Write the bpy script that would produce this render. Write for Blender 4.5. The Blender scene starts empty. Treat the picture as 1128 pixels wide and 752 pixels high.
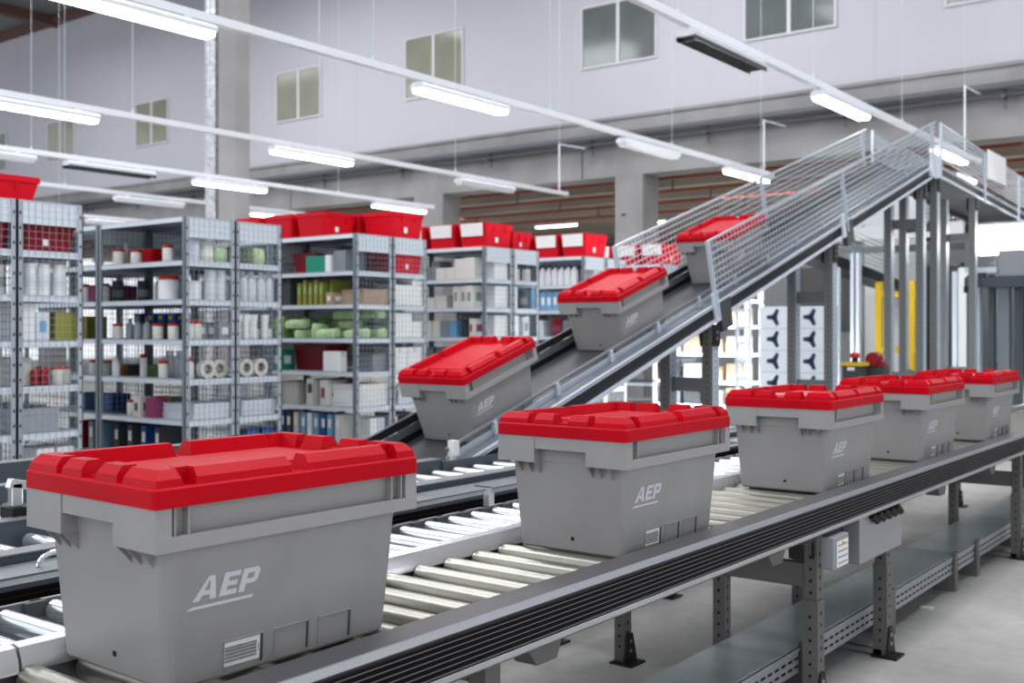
import bpy, math, random
from math import sin, cos, pi, radians
from mathutils import Vector, Matrix
random.seed(7)
D = bpy.data
COL = bpy.context.scene.collection
SC = bpy.context.scene

# ------------------------------------------------------------------ survey helpers
F_PX, CX, Y_H = 1193.05, 564.0, 364.2
YAW = radians(37.14); CA, SA = cos(YAW), sin(YAW)
H = 1.27

def at(px, py, X=None, Y=None, Z=None):
    """sight line of a photo pixel met with a known plane of the hall"""
    u = (px - CX) / F_PX; v = (py - Y_H) / F_PX
    d = (CA * u - SA, SA * u + CA, -v)
    t = X / d[0] if X is not None else (Y / d[1] if Y is not None else (Z - H) / d[2])
    return Vector((d[0] * t, d[1] * t, d[2] * t + H))

def px_of(X, Y, Z):
    lat = CA * X + SA * Y; dep = -SA * X + CA * Y
    return CX + F_PX * lat / dep, Y_H - F_PX * (Z - H) / dep

# ------------------------------------------------------------------ materials
def mat(name, col, rough=.5, metal=0., noise=0., nscale=8., bump=0., emit=None, estr=0., col2=None, coat=0., alpha=1., trans=0., aniso=0., spec=None, stretch=None):
    m = D.materials.new(name); m.use_nodes = True
    nt = m.node_tree; b = nt.nodes['Principled BSDF']
    c = (*col, 1)
    b.inputs['Base Color'].default_value = c
    b.inputs['Roughness'].default_value = rough
    b.inputs['Metallic'].default_value = metal
    if spec is not None: b.inputs['Specular IOR Level'].default_value = spec
    if coat: b.inputs['Coat Weight'].default_value = coat; b.inputs['Coat Roughness'].default_value = .15
    if trans: b.inputs['Transmission Weight'].default_value = trans
    if alpha < 1: b.inputs['Alpha'].default_value = alpha
    if emit: b.inputs['Emission Color'].default_value = (*emit, 1); b.inputs['Emission Strength'].default_value = estr
    if noise or bump:
        tc = nt.nodes.new('ShaderNodeTexCoord'); n = nt.nodes.new('ShaderNodeTexNoise')
        n.inputs['Scale'].default_value = nscale; n.inputs['Detail'].default_value = 5
        if stretch:
            mp = nt.nodes.new('ShaderNodeMapping'); mp.inputs['Scale'].default_value = stretch
            nt.links.new(tc.outputs['Object'], mp.inputs['Vector']); nt.links.new(mp.outputs['Vector'], n.inputs['Vector'])
        else:
            nt.links.new(tc.outputs['Object'], n.inputs['Vector'])
        if noise:
            r = nt.nodes.new('ShaderNodeMix'); r.data_type = 'RGBA'
            d2 = col2 if col2 else tuple(max(0, x * (1 - noise)) for x in col)
            r.inputs[6].default_value = c; r.inputs[7].default_value = (*d2, 1)
            mr = nt.nodes.new('ShaderNodeMapRange'); mr.inputs[1].default_value = .35; mr.inputs[2].default_value = .65
            nt.links.new(n.outputs['Fac'], mr.inputs[0]); nt.links.new(mr.outputs[0], r.inputs[0])
            nt.links.new(r.outputs[2], b.inputs['Base Color'])
        if bump:
            bp = nt.nodes.new('ShaderNodeBump'); bp.inputs['Strength'].default_value = bump; bp.inputs['Distance'].default_value = .01
            nt.links.new(n.outputs['Fac'], bp.inputs['Height']); nt.links.new(bp.outputs['Normal'], b.inputs['Normal'])
    return m

M = dict(
 red=mat('red_plastic', (.56, .004, .018), .33, noise=.12, nscale=5, spec=.14),
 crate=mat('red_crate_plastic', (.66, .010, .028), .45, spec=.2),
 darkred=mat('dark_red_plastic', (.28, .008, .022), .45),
 grey=mat('grey_plastic', (.37, .363, .36), .36, noise=.07, nscale=6),
 print=mat('pale_print', (.68, .66, .70), .6),
 label=mat('label_white', (.85, .85, .84), .6),
 ink=mat('label_ink', (.05, .05, .05), .6),
 hole=mat('dark_hole', (.008, .008, .008), .8),
 alu=mat('brushed_aluminium', (.62, .63, .66), .3, 1., noise=.1, nscale=4),
 alu_d=mat('grey_anodised_aluminium', (.13, .13, .14), .42, .3),
 chrome=mat('polished_chrome', (.90, .90, .91), .16, .7, bump=.12, nscale=3),
 rib=mat('dark_rib_reflection', (.012, .008, .008), .45, spec=.12),  # dark tone painted in for what the ribbed rail faces reflect
 edge=mat('bright_edge', (.25, .26, .28), .5, .55),
 roller=mat('cream_steel_roller', (.44, .43, .385), .34, .85, noise=.08, nscale=3),
 roller_w=mat('zinc_roller', (.82, .86, .9), .22, .8),
 frame=mat('dark_grey_paint', (.085, .088, .095), .45),
 frame_b=mat('slate_grey_paint', (.09, .105, .125), .4),
 leg=mat('leg_grey_paint', (.15, .146, .142), .5),
 leg_l=mat('pale_steel_and_lit_side', (.56, .62, .70), .4, .15),
 black=mat('black_plastic', (.012, .012, .013), .45),
 galv=mat('galvanised_steel', (.27, .30, .325), .4, .5, noise=.22, nscale=9),
 tray=mat('galvanised_cover', (.44, .49, .49), .28, .25, noise=.25, nscale=3),
 shelf=mat('shelf_steel', (.46, .50, .55), .42, .35),
 shelf_d=mat('shelf_post_steel', (.24, .275, .31), .45, .3),
 shelf_w=mat('shelf_light_sheet', (.72, .78, .85), .45, .2),
 wire=mat('bright_wire', (.62, .67, .72), .35, .6),
 mesh_wire=mat('grey_mesh_wire', (.40, .44, .48), .4, .5),
 foil=mat('foil_insulation', (.62, .63, .66), .3, .6, noise=.35, nscale=14, bump=.6),
 leg_m=mat('leg_mid_grey', (.17, .18, .185), .45),
 rail_top=mat('grey_rail_top', (.17, .19, .215), .4),
 belt=mat('rubber_belt', (.075, .08, .088), .5),
 blackrail=mat('black_rail', (.02, .024, .03), .35),
 wall=mat('white_sheet_wall', (.54, .54, .59), .6, noise=.03, nscale=.4),
 concrete=mat('concrete', (.36, .355, .36), .8, noise=.25, nscale=.9, bump=.1),
 concrete_d=mat('concrete_soffit', (.44, .405, .37), .85, noise=.2, nscale=.6),
 pipe_g=mat('grey_duct', (.13, .14, .155), .5),
 pipe_r=mat('red_pipe', (.32, .09, .065), .6),
 ceil=mat('ceiling_deck', (.20, .215, .215), .7),
 ceil_b=mat('rusty_beam', (.16, .09, .075), .7),
 lampw=mat('lamp_white', (.80, .82, .86), .35),
 lampon=mat('lamp_glow', (1, 1, .97), .5, emit=(1, .98, .92), estr=7.),
 louvre=mat('louvre_dark', (.1, .11, .11), .2, .7),
 winframe=mat('window_white', (.66, .66, .70), .5),
 glass_y=mat('window_glass_warm', (.34, .345, .28), .12, noise=.25, nscale=.6),
 glass_g=mat('window_glass_cool', (.19, .21, .21), .1, noise=.35, nscale=.6),
 white=mat('white_card', (.88, .89, .90), .6),
 white2=mat('cream_white', (.70, .69, .65), .6),
 white_b=mat('bluish_white_plastic', (.72, .78, .84), .45),
 card=mat('cardboard', (.50, .37, .27), .75, noise=.15, nscale=12),
 green=mat('green_carton', (.02, .32, .22), .5),
 lime=mat('lime_pack', (.40, .62, .24), .5, noise=.35, nscale=9),
 palegreen=mat('pale_green_pack', (.66, .86, .52), .5, noise=.3, nscale=10),
 olive=mat('olive_board', (.33, .33, .07), .55),
 blue=mat('blue_card', (.02, .10, .32), .5),
 lblue=mat('light_blue_card', (.22, .42, .62), .5),
 navy=mat('navy_print', (.03, .045, .11), .6),
 grey_c=mat('grey_card', (.28, .31, .34), .6),
 dgrey_c=mat('dark_grey_card', (.08, .09, .10), .6),
 yellow=mat('yellow_paint', (.72, .50, .03), .5),
 purple=mat('purple_card', (.30, .06, .16), .6),
 orange=mat('orange_card', (.75, .30, .03), .5),
 clear=mat('clear_plastic', (.72, .76, .78), .2),
 jar=mat('jar_white', (.80, .79, .74), .4),
 redcap=mat('red_cap', (.50, .03, .02), .4),
 bluecap=mat('blue_cap', (.02, .09, .33), .4),
 panel=mat('grey_panel', (.22, .23, .24), .5),
 panel_d=mat('dark_panel', (.085, .085, .085), .6),
 panel_w=mat('white_panel', (.62, .64, .65), .5),
 steel_box=mat('control_box_grey', (.36, .37, .39), .4, .3),
)

# floor: worn painted concrete
def floor_mat():
    m = D.materials.new('hall_floor'); m.use_nodes = True; nt = m.node_tree; b = nt.nodes['Principled BSDF']
    tc = nt.nodes.new('ShaderNodeTexCoord')
    n1 = nt.nodes.new('ShaderNodeTexNoise'); n1.inputs['Scale'].default_value = 1.1; n1.inputs['Detail'].default_value = 6
    n2 = nt.nodes.new('ShaderNodeTexNoise'); n2.inputs['Scale'].default_value = 14; n2.inputs['Detail'].default_value = 4
    r1 = nt.nodes.new('ShaderNodeValToRGB'); r1.color_ramp.elements[0].position = .36; r1.color_ramp.elements[0].color = (.41, .405, .39, 1)
    r1.color_ramp.elements[1].position = .62; r1.color_ramp.elements[1].color = (.60, .595, .57, 1)
    mx = nt.nodes.new('ShaderNodeMix'); mx.data_type = 'RGBA'; mx.blend_type = 'MULTIPLY'; mx.inputs[0].default_value = .25
    nt.links.new(tc.outputs['Object'], n1.inputs['Vector']); nt.links.new(tc.outputs['Object'], n2.inputs['Vector'])
    nt.links.new(n1.outputs['Fac'], r1.inputs[0]); nt.links.new(r1.outputs[0], mx.inputs[6]); nt.links.new(n2.outputs['Fac'], mx.inputs[7])
    nt.links.new(mx.outputs[2], b.inputs['Base Color']); b.inputs['Roughness'].default_value = .5
    return m
M['floor'] = floor_mat()

# ------------------------------------------------------------------ mesh builder
class MB:
    def __init__(s, xf=None):
        s.v = []; s.f = []; s.mi = []; s.xf = xf
    def add(s, vs, fs, m=0):
        o = len(s.v)
        s.v += [tuple(s.xf(*p)) if s.xf else tuple(p) for p in vs]
        for f in fs: s.f.append([i + o for i in f]); s.mi.append(m)
        return s
    def box(s, x0, x1, y0, y1, z0, z1, m=0):
        x0, x1 = min(x0, x1), max(x0, x1); y0, y1 = min(y0, y1), max(y0, y1); z0, z1 = min(z0, z1), max(z0, z1)
        return s.add([(x0,y0,z0),(x1,y0,z0),(x1,y1,z0),(x0,y1,z0),(x0,y0,z1),(x1,y0,z1),(x1,y1,z1),(x0,y1,z1)],
              [(3,2,1,0),(4,5,6,7),(0,1,5,4),(1,2,6,5),(2,3,7,6),(3,0,4,7)], m)
    def loft(s, rings, m=0, cap0=True, cap1=True):
        n = len(rings[0]); vs = [p for r in rings for p in r]; fs = []
        for k in range(len(rings) - 1):
            for i in range(n):
                j = (i + 1) % n; fs.append((k*n+i, k*n+j, (k+1)*n+j, (k+1)*n+i))
        if cap0: fs.append(tuple(range(n - 1, -1, -1)))
        if cap1: fs.append(tuple((len(rings) - 1) * n + i for i in range(n)))
        return s.add(vs, fs, m)
    def prism_y(s, prof, y0, y1, m=0):      # (x,z) polygon extruded along y
        return s.loft([[(x, y0, z) for x, z in prof], [(x, y1, z) for x, z in prof]], m)
    def prism_x(s, prof, x0, x1, m=0):      # (y,z) polygon along x
        return s.loft([[(x0, y, z) for y, z in prof], [(x1, y, z) for y, z in prof]], m)
    def prism_z(s, prof, z0, z1, m=0):
        return s.loft([[(x, y, z0) for x, y in prof], [(x, y, z1) for x, y in prof]], m)
    def tube(s, p, q, r, n=10, m=0, r2=None):
        p = Vector(p); q = Vector(q); d = (q - p).normalized()
        a = d.orthogonal().normalized(); b = d.cross(a); r2 = r if r2 is None else r2
        return s.loft([[tuple(p + r * (cos(2*pi*i/n) * a + sin(2*pi*i/n) * b)) for i in range(n)],
                       [tuple(q + r2 * (cos(2*pi*i/n) * a + sin(2*pi*i/n) * b)) for i in range(n)]], m)
    def lathe(s, prof, c=(0, 0, 0), n=16, m=0):   # (r,z)
        return s.loft([[(c[0] + r*cos(2*pi*i/n), c[1] + r*sin(2*pi*i/n), c[2] + z) for i in range(n)] for r, z in prof], m)
    def build(s, name, mats, parent=None, smooth=False, bevel=0., loc=None):
        me = D.meshes.new(name); me.from_pydata(s.v, [], s.f)
        for x in (mats if isinstance(mats, (list, tuple)) else [mats]): me.materials.append(M[x])
        me.polygons.foreach_set('material_index', s.mi)
        if smooth:
            me.polygons.foreach_set('use_smooth', [True] * len(me.polygons))
            try: me.set_sharp_from_angle(angle=radians(35))
            except Exception: pass
        me.update()
        o = D.objects.new(name, me); COL.objects.link(o)
        if parent:
            o.parent = parent
            rt = parent
            while rt.parent: rt = rt.parent
            if rt.get('_org') is not None:
                ox, oy, oz = rt['_org']; me.transform(Matrix.Translation((-ox, -oy, -oz)))
        if loc: o.location = loc
        if bevel:
            b = o.modifiers.new('bevel', 'BEVEL'); b.width = bevel; b.segments = 2; b.limit_method = 'ANGLE'; b.angle_limit = radians(40)
        return o

def rrect(hx, hy, r, z, n=4, cx=0, cy=0):
    out = []
    for sx, sy, a0 in ((1, 1, 0), (-1, 1, 90), (-1, -1, 180), (1, -1, 270)):
        for k in range(n + 1):
            a = radians(a0 + 90 * k / n)
            out.append((cx + sx * (hx - r) + r * cos(a), cy + sy * (hy - r) + r * sin(a), z))
    return out

def tag(o, label, cat, group=None, kind=None):
    o['label'] = label; o['category'] = cat
    if group: o['group'] = group
    if kind: o['kind'] = kind
    return o

def thing(name, label, cat, loc=(0, 0, 0), group=None, world=False):
    o = D.objects.new(name, None); COL.objects.link(o); o.location = loc; o.empty_display_size = .1
    tag(o, label, cat, group)
    if world: o['_org'] = list(loc)          # parts are written in hall coordinates
    return o

def struct(name, mb, m, label=None, bevel=0., smooth=False):
    o = mb.build(name, m, bevel=bevel, smooth=smooth); o['kind'] = 'structure'
    if label: o['label'] = label
    return o

def dup(root, loc=None, rot=None, label=None, group=None):
    def cp(o, par):
        c = o.copy(); COL.objects.link(c); c.parent = par
        for ch in o.children: cp(ch, c)
        return c
    r = cp(root, None)
    if loc is not None: r.location = loc
    if rot is not None: r.rotation_euler = rot
    if label: r['label'] = label
    if group: r['group'] = group
    return r

ORD = ['first', 'second', 'third', 'fourth', 'fifth', 'sixth', 'seventh', 'eighth', 'ninth', 'tenth', 'eleventh', 'twelfth', 'thirteenth', 'fourteenth']

# ================================================================== SETTING
WY = 17.8
mb = MB(); mb.box(-46, 14, -5, 36, -.1, 0); struct('floor', mb, 'floor', 'worn light grey concrete hall floor')
mb = MB(); mb.box(-46, 14, -5, WY + .25, 10.72, 10.85)
struct('ceiling', mb, 'ceil')
for k in range(9):
    x = -44 + 4.4 * k
    mb = MB(); mb.box(x, x + .22, -5, WY, 10.42, 10.719); struct('trim_1', mb, 'ceil_b')
mb = MB(); mb.box(-46, 14, WY - .3, WY - .001, 10.5, 10.719); struct('trim_2', mb, 'ceil_b')
# upper white wall with panel joints
mb = MB(); mb.box(-46, 14, WY, WY + .25, 5.37, 10.719)
for k in range(20):
    mb.box(-45 + 3 * k, -44.985 + 3 * k, WY - .004, WY + .01, 5.37, 10.7, 0)
struct('wall_back', mb, 'wall', 'white sheet-clad upper wall of the hall')
# concrete fascia: ledge beam, lower beam
mb = MB(); mb.box(-46, 14, WY - .06, WY + .3, 4.96, 5.369)
mb.box(-46, 14, WY - .1, WY + .3, 5.31, 5.368)
struct('trim_3', mb, 'concrete', 'upper concrete ledge beam under the white wall')
mb = MB()
for k in range(7):
    mb.box(-46 + 8.55 * k, -37.48 + 8.55 * k, WY + .1, WY + .55, 4.25, 4.959)
struct('trim_4', mb, 'concrete', 'lower concrete edge beam')
# column row carrying the beam
for k, x in enumerate((-40, -32, -24, -16.3, -11.06, -1.5, 6)):
    w = .62 if k != 3 else .85
    mb = MB(); mb.box(x, x + w, WY + .1, WY + .7, 0, 4.249)
    mb.lathe([(.05, 0), (.05, .01)], (x + .2, WY + .09, 3.5), m=1)
    struct('concrete_column', mb, ['concrete', 'hole'], bevel=.02)
# mezzanine soffit with joists, red pipes
mb = MB(); mb.box(-46, 14, WY + .56, 36, 4.75, 4.9)
for k in range(9): mb.box(-46, 14, WY + 1.6 + 1.8 * k, WY + 1.9 + 1.8 * k, 4.45, 4.749)
struct('ceiling_mezzanine', mb, 'concrete_d')
for k in range(4):
    y = WY + 1.2 + 1.8 * k
    t = thing('sprinkler_pipe', f'thin red sprinkler pipe under the mezzanine ceiling, {ORD[k]} behind the concrete beam', 'pipe', (-16, y, 4.3), 'red sprinkler pipes', world=True)
    mb = MB(); mb.tube((-46, y, 4.3), (14, y, 4.3), .03, 8); mb.build('pipe', 'pipe_r', t, True)
    mb = MB()
    for j in range(14): mb.box(-45 + 4.2 * j, -44.97 + 4.2 * j, y - .015, y + .015, 4.3, 4.75 if k % 1 == 0 else 4.5)
    mb.build('hanger', 'pipe_g', t)
mb = MB(); mb.box(-46, 14, 34, 34.2, 0, 4.749); struct('wall_rear', mb, 'panel_d', 'dark rear wall under the mezzanine')
# grey partition between the columns at the right, with white panel bays
mb = MB(); mb.box(-10.2, -4.0, WY + .75, WY + .9, 0, 2.75)
struct('wall_partition', mb, 'panel', 'grey partition wall under the beam')
# duct along the ledge + brackets
t = thing('cable_duct', 'dark grey pipe and cable duct running along the concrete ledge', 'duct', (-12, WY - .2, 4.93), world=True)
mb = MB(); mb.tube((-46, WY - .2, 4.99), (14, WY - .2, 4.99), .055, 10); mb.tube((-46, WY - .12, 4.87), (14, WY - .12, 4.87), .035, 8); mb.build('pipe', 'pipe_g', t, True)
for k in range(22):
    x = -44 + 2.5 * k
    mb = MB(); mb.box(x, x + .05, WY - .26, WY - .06, 4.80, 4.84); mb.box(x, x + .05, WY - .1, WY - .06, 4.66, 5.05); mb.build('bracket', 'pipe_g', t)
# left hall pillar with shiny downpipe
mb = MB(); mb.box(-14.12, -13.70, 10.9, 11.2, 0, 10.719); struct('concrete_pillar', mb, 'concrete', 'tall square concrete pillar rising behind the shelves', bevel=.02)
t = thing('downpipe', 'shiny insulated downpipe on the left side of the tall concrete pillar', 'pipe', (-14.36, 10.98, 0), world=True)
mb = MB(); mb.tube((-14.36, 11.0, 0), (-14.36, 11.0, 10.7), .13, 14); mb.build('pipe', 'foil', t, True)
mb = MB()
for k in range(9): mb.lathe([(.14, 0), (.14, .05)], (-14.36, 11.0, .6 + 1.15 * k), 14)
mb.build('clamp', 'alu', t, True)

# windows in the white wall
WINS = [((305, 80, 355, 127), 'glass_y'), ((150, 117, 186, 158), 'glass_y'), ((53, 137, 83, 170), 'glass_y'), ((-20, 158, 8, 189), 'glass_g'),
        ((447, 42, 511, 98), 'glass_y'), ((641, 10, 724, 66), 'glass_g'), ((820, -24, 922, 36), 'glass_g'), ((1041, -52, 1150, 2), 'glass_g')]
for k, (q, g) in enumerate(WINS):
    a = at(q[0], 0, Y=WY); b = at(q[2], 0, Y=WY)
    x0, x1 = a.x, b.x; z0, z1 = 6.38, 7.6
    if k == 4: z1 = 7.75
    w = D.objects.new(f'window_{k+1}', None); COL.objects.link(w); w.location = ((x0+x1)/2, WY, z0); w['kind'] = 'structure'; w['_org'] = list(w.location)
    mb = MB(); yf, yb = WY - .04, WY - .002; fw = .035; xm = (x0 + x1) / 2
    mb.box(x0, x1, yf, yb, z0, z0 + fw); mb.box(x0, x1, yf, yb, z1 - fw, z1)
    mb.box(x0, x0 + fw, yf, yb, z0 + fw, z1 - fw); mb.box(x1 - fw, x1, yf, yb, z0 + fw, z1 - fw); mb.box(xm - fw, xm + fw, yf, yb, z0 + fw, z1 - fw)
    mb.build('window_frame', 'winframe', w)
    for (u0, u1) in ((x0 + fw, xm - fw), (xm + fw, x1 - fw)):
        mb = MB(); mb.box(u0, u1, WY - .02, WY - .002, z0 + fw, z1 - fw); mb.build('pane', g, w)

# ================================================================== LAMPS
ZL = 3.47
def make_lamp(lit, louvre=False):
    t = thing('strip_lamp', '', 'lamp')
    L = .64
    mb = MB()
    prof = [(-.07, 0), (-.078, .03), (-.045, .06), (.045, .06), (.078, .03), (.07, 0)]
    mb.prism_y(prof, -L, L); mb.box(-.03, .03, -L * .7, -L * .6, .06, .075); mb.box(-.03, .03, L * .6, L * .7, .06, .075)
    mb.build('housing', 'lampw', t)
    if louvre:
        mb = MB()
        mb.box(-.07, .07, -L + .03, L - .03, -.012, -.001)
        for k in range(20): mb.box(-.07, .07, -L + .06 + k * .06, -L + .066 + k * .06, -.035, -.012)
        mb.box(-.078, -.07, -L, L, -.035, 0); mb.box(.07, .078, -L, L, -.035, 0)
        mb.build('louvre', 'louvre', t)
    else:
        mb = MB(); mb.prism_y([(-.066, -.001), (-.054, -.034), (.054, -.034), (.066, -.001)], -L + .02, L - .02)
        mb.build('diffuser', 'lampon' if lit else 'lampw', t)
    return t
L_ON, L_OFF, L_LV = make_lamp(1), make_lamp(0), make_lamp(0, True)
used = set()
LINES = [('rightmost light rail', -3.84, 1.0, 15.6, [(4.2, 1), (7.85, 2), (10.45, 1), (14.2, 1)]),
         ('second light rail from right', -6.47, .5, 14.75, [(4.3, 1), (7.78, 1), (11.25, 0), (13.95, 1)]),
         ('third light rail from right', -9.95, .5, 14.6, [(5.55, 1), (9.1, 1), (12.5, 0)]),
         ('fourth light rail from right', -12.85, 1, 14.6, [(6.5, 0), (8.2, 2), (10.15, 1), (13.75, 1)]),
         ('fifth light rail from right', -15.5, 3, 14.2, [(10.6, 0), (13.35, 1)]),
         ('sixth light rail from right', -19.1, 5, 13.2, [(12.3, 0)])]
ZLS = [3.573, 3.523, 3.499, 3.487, 3.48, 3.48]
for li, (nm, X, y0, y1, lamps) in enumerate(LINES):
    ZL = ZLS[li]
    t = thing('light_rail', f'long thin white rail hung on wires, the {nm}', 'light rail', (X, (y0+y1)/2, ZL), 'suspended light rails', world=True)
    mb = MB(); mb.box(X - .03, X + .03, y0, y1, ZL - .03, ZL + .03); mb.box(X-.035, X+.035, y1, y1+.02, ZL-.035, ZL+.035); mb.build('trunking', 'lampw', t)
    y = y0 + .9
    while y < y1:
        mb = MB(); mb.tube((X, y, ZL + .03), (X, y, 10.4), .0035, 5); mb.tube((X, y, ZL + .031), (X, y, ZL + .07), .014, 8); mb.build('suspension_wire', 'wire', t)
        y += 2.6
    for k, (yc, kind) in enumerate(lamps):
        src = (L_OFF, L_ON, L_LV)[kind]
        desc = ('unlit white strip lamp', 'glowing white strip lamp', 'open louvred unlit strip lamp')[kind]
        lab = f'{desc}, {ORD[k]} along the {nm}'
        loc = (X, yc, ZL - .106)
        if kind not in used:
            used.add(kind); src.location = loc; src['label'] = lab; src['group'] = 'strip lamps on the light rails'
        else: dup(src, loc, label=lab, group='strip lamps on the light rails')
for (x, y, d) in ((-16.2, 23.3, 'glowing strip lamp under the mezzanine, left above the crates'), (-14.0, 24.0, 'glowing strip lamp under the mezzanine beside the right column'), (-5.3, 20.5, 'small glowing lamp under the mezzanine behind the incline top')):
    dup(L_ON, (x, y, 4.02), (0, 0, pi/2 if y > 23 else 0), d, 'strip lamps under the mezzanine')
# goose-neck hangers off the ledge holding the rail ends
for k, (X, Y, hh) in enumerate(((-9.95, 14.4, .78), (-6.47, 14.5, .75), (-3.84, 14.9, .9))):
    ZL = ZLS[2 - k]
    t = thing('rail_hanger', f'thin white bent hanger rod over the far end of the {LINES[2-k][0]}', 'hanger', (X, Y, ZL), 'bent hanger rods', world=True)
    mb = MB(); mb.tube((X, Y, ZL + .031), (X, Y, ZL + hh), .013, 8); mb.tube((X, Y - .01, ZL + hh), (X, Y + .75, ZL + hh + .03), .013, 8); mb.build('rod', 'lampw', t, True)

# ================================================================== TOTES
def make_tote():
    t = thing('lidded_tote', '', 'tote')
    wall_x = lambda z: .172 + .016 * z / .245
    mb = MB()
    mb.loft([rrect(.166, .246, .02, 0), rrect(.172, .252, .022, .006), rrect(.188, .27, .022, .245)], 0)
    mb.loft([rrect(.189, .272, .01, .2451), rrect(.191, .2735, .01, .3155)], 0)
    for s in (-1, 1):
        # long-side ledge and corner ribs
        mb.box(s*.185, s*.2105, -.301, .301, .243, .268)
        for y in (-.262, -.235, .235, .262):
            mb.box(s*.188, s*.206, y - .002, y + .002, .268, .3155)
        # short-side collar with a hand notch in the middle
        mb.box(-.2095, -.084, s*.27, s*.3015, .2435, .3155); mb.box(.084, .2095, s*.27, s*.3015, .2435, .3155)
        mb.box(-.084, .084, s*.268, s*.301, .282, .3155); mb.box(-.084, .084, s*.299, s*.3025, .282, .2845)
        mb.box(-.0855, -.083, s*.268, s*.3035, .2435, .3155)
        # gussets under the collar
        for gx in (-.15, -.115, -.086, .086, .115, .15):
            mb.add([(gx - .0015, s*.268, .243), (gx + .0015, s*.268, .243), (gx - .0015, s*.298, .244), (gx + .0015, s*.298, .244), (gx - .0015, s*.266, .208), (gx + .0015, s*.266, .208)],
                   [(0,2,4),(1,5,3),(0,1,3,2),(2,3,5,4),(0,4,5,1)])
        # drain dot
        mb.lathe([(0.0001, 0), (.0055, 0), (.0055, .003), (.0001, .003)], (0, 0, 0), 10, 1) if False else None
        # raised frame of the three label pockets; dark right bars are painted shadow lines
        for (a, b) in ((-.145, -.062), (-.034, .044), (.07, .149)):
            xb = lambda z: s * wall_x(z)
            for (ya, yb, za, zb) in ((a, b, .062, .0645), (b - .003, b + .0005, .012, .062), (a - .001, a, .012, .0625)):
                mb.add([(xb(za) + s*.0026, ya, za), (xb(za) + s*.0026, yb, za), (xb(zb) + s*.0026, yb, zb), (xb(zb) + s*.0026, ya, zb),
                        (xb(za) - s*.002, ya, za), (xb(za) - s*.002, yb, za), (xb(zb) - s*.002, yb, zb), (xb(zb) - s*.002, ya, zb)],
                       [(0,1,2,3),(7,6,5,4),(0,4,5,1),(1,5,6,2),(2,6,7,3),(3,7,4,0)], 1 if ya == b - .003 else 0)
    for s in (-1, 1):
        n = 10; yy = lambda z: s * (.252 + .018 * z / .245 + .0012)
        mb.add([(.012 + .0055 * cos(2*pi*i/n), yy(.038 + .0055*sin(2*pi*i/n)), .038 + .0055 * sin(2*pi*i/n)) for i in range(n)], [tuple(range(n))], 2)
    mb.build('tub', ['grey', 'frame', 'hole'], t, bevel=.0016)
    # lid
    mb = MB()
    mb.loft([rrect(.2125, .3045, .010, .316), rrect(.2125, .3045, .010, .346), rrect(.2095, .3015, .010, .3495)], 0)
    z0 = .349
    mb.loft([rrect(.130, .215, .006, z0), rrect(.128, .213, .006, z0 + .0035)], 0)
    mb.loft([rrect(.108, .19, .006, z0 + .0034), rrect(.1065, .1885, .006, z0 + .0075)], 0)
    prof = [(.004, 0), (.0055, .013), (.019, .0285), (.044, .0285), (.056, .0)]
    def ridge(side, a, b, ma=False, mbt=False, pr=prof):
        ax, sg = side; half = .2105 if ax == 0 else .3025; L = .3025 if ax == 0 else .2105
        def pt(s_, d, h):
            n = sg * (half - d)
            return (n, s_, z0 + h) if ax == 0 else (s_, n, z0 + h)
        ra, rb = [], []
        for d, h in pr:
            sa = (-L + d) if ma else a + h * .22
            sb = (L - d) if mbt else b - h * .22
            ra.append(pt(sa, d, h)); rb.append(pt(sb, d, h))
        mb.loft([ra, rb], 0)
    inner = [(.032, 0), (.032, .0285), (.044, .0285), (.056, 0)]
    for sg in (-1, 1):
        sd = (0, sg)
        ridge(sd, 0, -.246, ma=True); ridge(sd, -.223, -.016); ridge(sd, .016, .223); ridge(sd, .246, 0, mbt=True)
        ridge(sd, -.252, -.217, pr=inner); ridge(sd, .217, .252, pr=inner)
        sd = (1, sg)
        ridge(sd, 0, -.107, ma=True); ridge(sd, .107, 0, mbt=True); ridge(sd, -.091, -.022); ridge(sd, .022, .091)
        mb.box(-.014, .014, sg * .255, sg * .288, z0, z0 + .006)
    mb.build('lid', 'red', t, bevel=.0012)
    # AEP lettering: slanted block capitals over a rule
    mb = MB(); tilt = .22
    def poly(pts):
        n = len(pts)
        vs = []
        for off in (.0016, .0002):
            for (u, v) in pts:
                z = .146 + v; vs.append((wall_x(z) + off, -.213 + u + v * tilt * 1.3, z))
        fs = [tuple(range(n))] + [tuple((i, i + n, (i + 1) % n + n, (i + 1) % n)) for i in range(n)]
        mb.add(vs, fs)
    h = .040
    def quad(a, b, c, d): poly([a, b, c, d])
    # A
    poly([(0, 0), (.013, 0), (.0235, h * .8), (.020, h)]); poly([(.020, h), (.0235, h * .8), (.0255, h * .8), (.033, h)]); poly([(.033, h), (.0255, h * .8), (.034, 0), (.047, 0)]); quad((.0160, .0085), (.0318, .0085), (.0298, .0165), (.0185, .0165))
    # E
    u = .053
    quad((u, 0), (u + .0125, 0), (u + .0125, h), (u, h))
    for v0, v1, w in ((0, .0088, .035), (.0158, .0242, .032), (.0312, h, .035)): quad((u + .0125, v0), (u + w, v0), (u + w, v1), (u + .0125, v1))
    # P
    u = .093
    quad((u, 0), (u + .0125, 0), (u + .0125, h), (u, h)); quad((u + .0125, .0312), (u + .031, .0312), (u + .035, h), (u + .0125, h)) if False else None
    poly([(u + .0125, .0312), (u + .026, .0312), (u + .032, h), (u + .0125, h)]); poly([(u + .0125, .013), (u + .030, .013), (u + .026, .0215), (u + .0125, .0215)])
    poly([(u + .026, .0312), (u + .026, .0215), (u + .030, .013), (u + .037, .018), (u + .038, .034), (u + .032, h)])
    # rule
    poly([(-.007, -.0135), (.128, -.0135), (.128, -.0085), (.001, -.0085)])
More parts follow.
